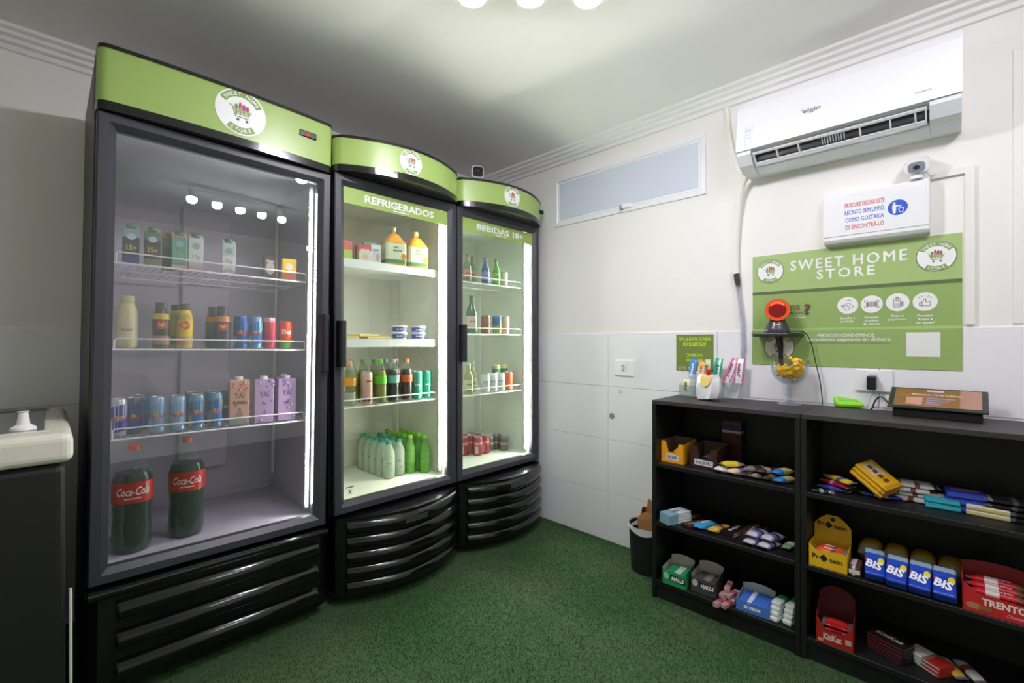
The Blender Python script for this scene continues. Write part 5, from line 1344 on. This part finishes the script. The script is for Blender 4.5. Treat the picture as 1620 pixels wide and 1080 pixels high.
# --- cooler 1, third shelf
zs = SH1[2] + .0006
ecan(186, 2.165, P('#c9ccd4', .3, .5), energy('#2438a0', '#d8dce4'), 'silver slim can with royal blue fields on the third shelf')
ecan(212, 2.185, P('#56607c', .3, .5), energy('#2a3a98', '#6a7490'), 'grey slim can with dark blue fields on the third shelf')
ecan(248, 2.165, P('#8fb4d4', .3, .5), energy('#7aa4cc', '#b4cce0'), 'pale blue slim can with red lettering on the third shelf')
ecan(281, 2.165, P('#9cc0da', .3, .5), energy('#86b0d4', '#a8aeb4'), 'light blue and silver slim can on the third shelf')
ecan(311, 2.165, P('#7ba6c0', .3, .5), energy('#2272b0', '#c8b890'), 'mid blue slim can on the third shelf')
ecan(340, 2.165, P('#6a98b4', .3, .5), energy('#1a62a4', '#c0b080'), 'deep teal blue slim can next to the peach carton')
for px in (222, 303, 333, 357):
    ecan(px, 2.265, P('#5a7a98', .3, .5), energy('#2a5a98', '#8a9aa8', False), 'slim blue can in the back row of the third shelf', gr='back row of slim cans')
def yai(c2, main):
    def f(pr, W, H):
        pr.text('YAÍ', 0, H * .66, H * .13, P('#54484c', .4), 1, width=W * .55, bold=.01)
        rr = random.Random(main)
        for i in range(13):
            u = rr.uniform(-.42, .42) * W; v = rr.choice((rr.uniform(.04, .52), rr.uniform(.78, .96))) * H
            pr.disc(u, v, .0048, .0048, P(c2, .4), 1 + .1 * i, 10)
            if i % 2: pr.disc(u + .006, v + .002, .0036, .0036, P('#ece4ec', .4), 3 + .1 * i, 10)
        if main == 1: pr.text('QUICKER', 0, H * .50, H * .065, P('#6a4434', .4), 5, width=W * .66, bold=.05); pr.rect(-W * .2, H * .14, W * .18, H * .26, P('#8f8a86', .4), 5); pr.poly([(-.008, H * .26), (.008, H * .26), (.004, H * .38), (-.004, H * .38)], P('#8f8a86', .4), 5)
        else: pr.rect(-.006, H * .42, .008, H * .445, P('#54484c', .4), 5)
    return f
for px, yy, mat, a, lb in ((377, 2.17, stripes([(0, '#8fa096'), (.12, '#d8a68c'), (.9, '#dcae96')], 'Z'), yai('#c8603a', 1), 'peach plant milk carton on the third shelf'),
                           (416, 2.17, P('#b494be', .45), yai('#7a5aa0', 2), 'lilac plant milk carton between the peach one and another lilac one'),
                           (452, 2.17, P('#b494be', .45), yai('#7a5aa0', 3), 'lilac plant milk carton next to the light strip'),
                           (448, 2.26, P('#a48ab0', .45), None, 'lilac plant milk carton standing in the second row')):
    x = cx(px, yy); c1(carton(lb, (x, yy, zs), .072, .058, .185, mat, facing(x, yy, .45), 0, (.0145, P('#f0f0f0', .4), -.008, .1855), a, 'plant milk cartons'))
# --- cooler 1, floor: two big cola bottles
zf = .392 + .035 + .004 + .0006
COLA_REFLECTED = P('#173326', .12, coat=.4); RC = P('#c22a20', .35)  # green carpet reflection is put into the cola's colour
colaprof = [(r_ * .97, z_ * .955) for r_, z_ in [(.046, 0), (.056, .006), (.062, .03), (.0615, .10), (.058, .135), (.0605, .165), (.0625, .19), (.0625, .265), (.058, .285), (.042, .330), (.024, .362), (.0155, .372), (.0155, .385)]]
for px, yy in ((209, 2.175), (295, 2.205)):
    x = cx(px, yy); 
    t = bottle('cola_bottle', 'large cola bottle with red cap, ' + ('at the cooler corner' if px < 250 else 'next to the empty floor space'), 'bottle', (x, yy, zf), colaprof, CLEARPET, (.0175, .363, .385, P('#e0402a', .4)), [(.182, .256, RC)], 'large cola bottles', (COLA_REFLECTED, .285), None, facing(x, yy, .9), 28)
    lb = [o for o in t.children if o.name.startswith('label_sleeve')][0]
    pr = Print(); pr.text('Coca-Cola', 0, .226, .029, WHITE, 1, width=.098, bold=.015, shear=.38); pr.text('SABOR ORIGINAL', 0, .200, .006, WHITE, 1, width=.05)
    pr.path([(-.045, .212), (-.015, .2145), (.02, .210)], .002, WHITE, 1)
    pr.build('lettering', lb, fmap=cyl_map(.0614)); c1(t)
# lean cooler 1 and everything in it by the half degree it stands out of plumb
piv = Vector((.5, YF + .3, 0))
LM = Matrix.Translation(piv) @ Matrix.Rotation(R(.9), 4, 'Y') @ Matrix.Translation(-piv)
bpy.context.view_layer.update()
for o in FR1 + [cool1]:
    if o is not cool1: o.location.x -= (o.location.z + .07) * math.sin(R(.9))
    bpy.context.view_layer.update()
    o.matrix_basis = LM @ o.matrix_basis

# --- cooler 2, upper shelf
zs = SH2[0] + .0075
def art_yog(pr, W, H):
    pr.rect(-W / 2, H * .62, W / 2, H, P('#d84a50', .4), 0); pr.text('Iogurte', 0, H * .66, H * .12, WHITE, 1, width=W * .7, bold=.02); pr.disc(0, H * .25, W * .3, H * .16, P('#e0c09a', .4), 1, 14)
for px, yy, W_, H_, mat, art, lb in ((549, 2.16, .04, .092, stripes([(0, '#b4d04a'), (.5, '#d85a50')], 'Z'), None, 'red and lime small carton at the end of the upper shelf'),
                                     (561, 2.21, .05, .085, stripes([(0, '#4a6a3a'), (.35, '#8a4a4a')], 'Z'), None, 'dark maroon small carton on the upper shelf'),
                                     (576, 2.16, .062, .085, P('#e8ddc8', .4), art_yog, 'red and cream yogurt carton on the upper shelf'),
                                     (593, 2.16, .050, .092, stripes([(0, '#d8d4e0'), (.8, '#e4e4ea')], 'Z'), lambda pr, W, H: (pr.disc(W * .2, H * .3, W * .2, H * .24, P('#d8a890', .4), 0, 12), pr.text('leite', 0, H * .7, H * .1, P('#5a5a7a', .4), 1, width=W * .6)), 'white small carton beside the orange juice'),
                                     (586, 2.27, .08, .125, P('#6aa4a0', .4), None, 'teal carton behind the white one')):
    x = cx(px, yy); carton(lb, (x, yy, zs), W_, .04, H_, mat, facing(x, yy, .4), art=art)
def juice(px, yy, lb):
    x = cx(px, yy); w = .056
    t = thing('juice_jug', lb, 'bottle', (x, yy, zs), facing(x, yy, .35), 'orange juice jugs')
    def sq(k, z): return [(k * a, k * b, z) for a, b in ((-1, -.8), (-.8, -1), (.8, -1), (1, -.8), (1, .8), (.8, 1), (-.8, 1), (-1, .8))]
    MB().loft([sq(w * .96, 0), sq(w, .006), sq(w, .118), sq(w * .96, .124), sq(w * .42, .172), sq(w * .24, .178), sq(w * .24, .190)], P('#e8a024', .3)).build('jug_body', t, True, ang=30)
    MB().lathe([(.0165, .189), (.0165, .208), (.015, .210)], P('#d8d8b0', .4), 16).build('cap', t, True)
    s = MB(); s.loft([sq(w + .0008, .030), sq(w + .0008, .116)], P('#e4e2c4', .45), True, False, False); s.loft([sq(w + .0012, .012), sq(w + .0012, .031)], P('#4f8a5c', .45), True, False, False)
    lb_ = s.build('label_sleeve', t)
    pr = Print(); pr.text('Suco', -.004, .096, .011, P('#3f7a50', .4), 1, width=.03); pr.text('Laranja', .004, .078, .011, P('#3f7a50', .4), 1, width=.05); pr.disc(.038, .048, .016, .018, P('#e8952a', .4), 1, 16)
    pr.build('lettering', lb_, fmap=flat((0, -w - .0012, 0), (1, 0, 0), (0, 0, 1), (0, -1, 0)))
juice(622, 2.19, 'orange juice jug beside the white carton'); juice(657, 2.19, 'orange juice jug next to the light strip')
# --- cooler 2, second shelf: sliced cheese packs and tubs
zs = SH2[1] + .0075
for k in range(3):
    o = slab('cheese_pack', 'flat pale yellow cheese pack on the cooler shelf, ' + ('lowest', 'at the door end', 'on top')[k], 'cheese', (cx(575 + 18 * (k == 0), 2.20) , 2.20, zs + (.0125 if k == 2 else 0)) if k != 1 else (cx(556, 2.17) - .03, 2.16, zs), (0, 0, R(6 * k)), (.13 if k != 1 else .06, .10, .012), P('#dcc87a', .4), 'flat cheese packs', bev=.003)
def tub(px, yy, z, lb):
    x = cx(px, yy); t = thing('spread_tub', lb, 'tub', (x, yy, z), facing(x, yy), 'spread tubs')
    MB().lathe([(.038, 0), (.042, .026), (.044, .029)], P('#d8d8e4', .35), 24).build('tub_body', t, True)
    MB().lathe([(.0455, .029), (.0455, .0335), (.043, .036)], P('#dfe2ea', .35), 24).build('lid', t, True)
    pr = Print(); pr.rect(-.045, .005, .045, .026, P('#3a4a9c', .4), 0, 12); pr.text('CREME', 0, .0155, .009, WHITE, 1, width=.035, bold=.03)
    pr.build('print', t, fmap=lambda u, v, h: ((.0395 + .15 * v + h) * math.sin(u / .042), -(.0395 + .15 * v + h) * math.cos(u / .042), v))
for px, c_ in ((631, 'stack beside the cheese'), (661, 'stack beside the light strip')):
    for k in range(2): tub(px, 2.175, zs + .0365 * k, ('lower', 'upper')[k] + ' blue and white spread tub of the ' + c_)
# --- cooler 2, third shelf: soft drinks
zs = SH2[2] + .0006
def pet(h, r): return [(r * .80, 0), (r, h * .04), (r, h * .28), (r * .95, h * .36), (r, h * .44), (r, h * .62), (r * .86, h * .74), (r * .52, h * .86), (r * .36, h * .90), (r * .36, h * .93)]
def soda(px, yy, liq, capc, bandc, lb, gr=None, h=.225, r=.0315, top=.75, word=None, x=None):
    x = x or cx(px, yy)
    return bottle('soda_bottle', lb, 'bottle', (x, yy, zs), pet(h, r), CLEARPET, (r * .44, h * .91, h, P(capc, .4)), [(h * .44, h * .62, P(bandc, .4))] if bandc else [], gr, (P(liq, .2), h * top), word, facing(x, yy))
soda(553, 2.16, '#c9c4b4', '#d88a5a', '#e0963a', 'clear soda bottle with orange label by the door edge', top=.3)
soda(566, 2.24, '#9aa030', '#4fa83a', '#8fae3a', 'yellow-green soda bottle behind the pink can', x=1.10)
soda(585, 2.24, '#8aa040', '#5a9a4a', None, 'green soda bottle in the back behind the pink can', x=1.166)
soda(602, 2.165, '#8f9030', '#7ccc4a', '#62c62a', 'olive soda bottle with bright green label')
soda(597, 2.24, '#7f9a40', '#5fae4a', None, 'green soda bottle behind the olive one', x=1.232)
soda(622, 2.165, '#2a1c18', '#7fb0bc', '#7ab4b0', 'dark cola bottle with pale blue label and cap')
soda(614, 2.245, '#2a1c18', '#7fa8b4', '#8ab0ac', 'dark cola bottle with pale blue cap in the back row', x=1.298)
soda(643, 2.165, '#3a1e16', '#d8835a', '#c85a2c', 'dark cola bottle with orange label and cap')
soda(637, 2.245, '#3a1e16', '#d07a58', '#c85a2c', 'dark cola bottle with orange cap in the back row', x=1.364)
x = cx(580, 2.155); t = can('tall pink can on the third cooler shelf', (x, 2.155, zs), .165, .029, P('#d8b0a8', .35), None, facing(x, 2.155), lambda t, h, r: Print().text('AÇAÍ', 0, h * .14, .016, INK, 1, width=r * 1.5).text('spritz', .008, h * .72, .009, INK, 1, width=r).build('lettering', t, fmap=cyl_map(r)))
for px, c_ in ((660, 'next to the orange-capped cola'), (676, 'next to the light strip')):
    x = cx(px, 2.165); can('tall teal can ' + c_, (x, 2.165, zs), .155, .0285, P('#3f9c88', .3, .3), 'teal cans', facing(x, 2.165), lambda t, h, r: Print().text('Leve', 0, h * .5, .012, P('#d8ece4', .4), 1, width=r * 1.1).build('lettering', t, fmap=cyl_map(r)))
# --- cooler 2, floor: coconut water and green drinks
zf = .408 + .035 + .004 + .0006
MILKY = clear('#e6efe8', 1.3, .2, .62, '#dfe8dc'); TEAL = P('#1f8f78', .4); LIMEC = P('#8cc83a', .4); LGREEN = clear('#d4ecc0', 1.3, .15, .40, '#b4dc94')
def squat(h, r): return [(r * .85, 0), (r, .006), (r, h * .58), (r * .92, h * .70), (r * .50, h * .86), (r * .40, h * .89), (r * .40, h * .93)]
b0 = None
rows_ = [(1.322, 2.25 + .071 * k) for k in range(5)] + [(1.393, 2.262 + .071 * k) for k in range(4)]
for k, (x, yy) in enumerate(rows_):
    if b0 is None:
        t = bottle('coconut_water_bottle', 'milky white drink bottle with teal cap on the cooler floor', 'bottle', (x, yy, zf), squat(.205, .0345), MILKY, (.0165, .187, .205, TEAL), [], 'milky drink bottles', (P('#dfe6dc', .5), .13), None, facing(x, yy))
        pr = Print(); pr.path([(-.02, .11), (.02, .112)], .001, INK); pr.path([(-.02, .104), (.018, .106)], .001, INK); pr.path([(.006, .06), (.006, .045), (.014, .045), (.014, .055)], .0018, INK); pr.text('coco', 0, .085, .010, P('#6a7a72', .4), 0, width=.024)
        pr.build('lettering', t, fmap=cyl_map(.0346)); b0 = t
    else:
        t = copy_tree(b0); t.location = (x, yy, zf); t.rotation_euler = (0, 0, facing(x, yy))
g0 = None
for k, (x, yy) in enumerate([(1.463, 2.255 + .062 * k) for k in range(5)] + [(1.526, 2.20 + .062 * k) for k in range(5)]):
    if g0 is None:
        g0 = t = bottle('green_drink_bottle', 'clear green drink bottle with lime cap on the cooler floor', 'bottle', (x, yy, zf), squat(.215, .0295), LGREEN, (.0155, .196, .214, LIMEC), [(.06, .12, clear('#d8eec4', 1.3, .2, .45, '#bfe2a2'))], 'green drink bottles', (P('#a9d884', .4), .15), None, facing(x, yy))
    else:
        t = copy_tree(g0); t.location = (x, yy, zf); t.rotation_euler = (0, 0, facing(x, yy))
# --- cooler 3
def longneck(h, r): return [(r * .9, 0), (r, .006), (r, h * .52), (r * .85, h * .62), (r * .42, h * .78), (r * .36, h * .95)]
def beer(px, yy, z, col, capc, bandc, lb, h=.17, r=.026, gr=None):
    x = cx(px, yy); return bottle('drink_bottle', lb, 'bottle', (x, yy, z), longneck(h, r), P(col, .15, coat=.3), (r * .44, h * .94, h, P(capc, .4, .2)), [(h * .16, h * .46, P(bandc, .45))] if bandc else [], gr, None, (0, 'BEER', P('#3a3a3a', .5), .010, r, 0) if bandc else None, facing(x, yy))
zs = SH3[0] + .0006
beer(739, 2.165, zs, '#6a7a50', '#9a5a4a', '#b07a6a', 'small brown-green bottle with red label by the door edge')
beer(747, 2.195, zs, '#5a7a50', '#8a4a44', '#a87a6a', 'small brown-green bottle with red label, second from the door edge')
beer(768, 2.165, zs, '#3f5a8a', '#7a5aa0', '#7a7ac8', 'small blue bottle on the upper shelf')
beer(785, 2.165, zs, '#5a9a3a', '#4f8a4a', '#8fb86a', 'small green bottle on the upper shelf')
x = cx(797, 2.165); can('pale short can next to the small green bottle', (x, 2.165, zs), .095, .026, P('#b9b4a0', .35, .2), None, facing(x, 2.165))
zs = SH3[1] + .0006
beer(746, 2.175, zs, '#3f6a4a', '#2f7a4a', '#d0b8b0', 'tall green bottle with pale label on the second shelf', h=.235, r=.034)
for k, (px, yy, c_, lb) in enumerate(((786, 2.165, '#3f6a9a', 'blue and green can on the second shelf'), (799, 2.175, '#c8a88a', 'pale orange can beside the light strip on the second shelf'), (768, 2.175, '#8a5a4a', 'brown can in the middle of the second shelf'))):
    x = cx(px, yy); can(lb, (x, yy, zs), .118, .030, stripes([(0, '#8aa04a' if k == 0 else c_), (.5, c_)], 'Z', .35, .2), None, facing(x, yy))
zs = SH3[2] + .0006
beer(741, 2.165, zs, '#9a9a6a', '#c8c8b8', '#c8c4a4', 'clear bottle with cream label by the door on the third shelf', h=.19, r=.03)
beer(748, 2.245, zs, '#a0a078', '#c8c8b8', '#c4c0a4', 'clear bottle with cream label behind the white cans', h=.19, r=.03)
for k, px in enumerate((767, 779, 791)):
    x = cx(px, 2.165); can('white short can in the front row of the third shelf', (x, 2.165, zs), .118, .031, stripes([(0, '#c8ccc8'), (.5, '#dfe2de')], 'Z', .3, .2), 'white cans', facing(x, 2.165), lambda t, h, r: Print().text('soda', 0, h * .55, .014, P('#6a706c', .4), 1, width=r).build('lettering', t, fmap=cyl_map(r)))
x = cx(804, 2.175); can('orange short can next to the white cans', (x, 2.175, zs), .118, .031, P('#c8502c', .35, .2), None, facing(x, 2.175))
for px, yy in ((785, 2.235), (797, 2.24)):
    x = cx(px, yy); can('tall green can behind the white ones', (x, yy, zs), .168, .030, stripes([(0, '#5a8a6a'), (.6, '#3f7a6a'), (.85, '#b9b46a')], 'Z', .3, .2), 'tall green cans', facing(x, yy))
zf = .408 + .035 + .004 + .0006
redm = stripes([(0, '#9a3038'), (.5, '#a83a40'), (.85, '#943038')], 'Z', .3, .3)
def colaart(t, h, r):
    Print().text('Coca-Cola', 0, h * .66, .016, WHITE, 1, width=r * 1.9, bold=.01, shear=.35).rect(-r * .8, h * .12, -r * .1, h * .5, P('#c8b0a8', .4), 0, 4).build('print', t, fmap=cyl_map(r))
c0_ = None
for x, yy in [(2.003, 2.28), (2.072, 2.285), (2.003, 2.35), (2.072, 2.355), (2.003, 2.42), (2.072, 2.425), (1.934, 2.34), (1.934, 2.41), (2.003, 2.49), (1.934, 2.48)]:
    if c0_ is None: c0_ = can('red cola can standing on the cooler floor', (x, yy, zf), .122, .0325, redm, 'red cans on the cooler floor', facing(x, yy), colaart)
    else:
        t = copy_tree(c0_); t.location = (x, yy, zf); t.rotation_euler = (0, 0, facing(x, yy) + random.uniform(-.6, .6))
d0 = None
for x, yy in ((2.215, 2.25), (2.148, 2.32), (2.215, 2.32)):
    if d0 is None: d0 = can('dark silver can with cream band on the cooler floor', (x, yy, zf), .105, .031, stripes([(0, '#6a5a56'), (.4, '#b4a898'), (.55, '#5a4a4a'), (.85, '#8a8280')], 'Z', .3, .4), 'dark silver cans on the cooler floor', facing(x, yy))
    else:
        t = copy_tree(d0); t.location = (x, yy, zf); t.rotation_euler = (0, 0, random.uniform(-1, 1))
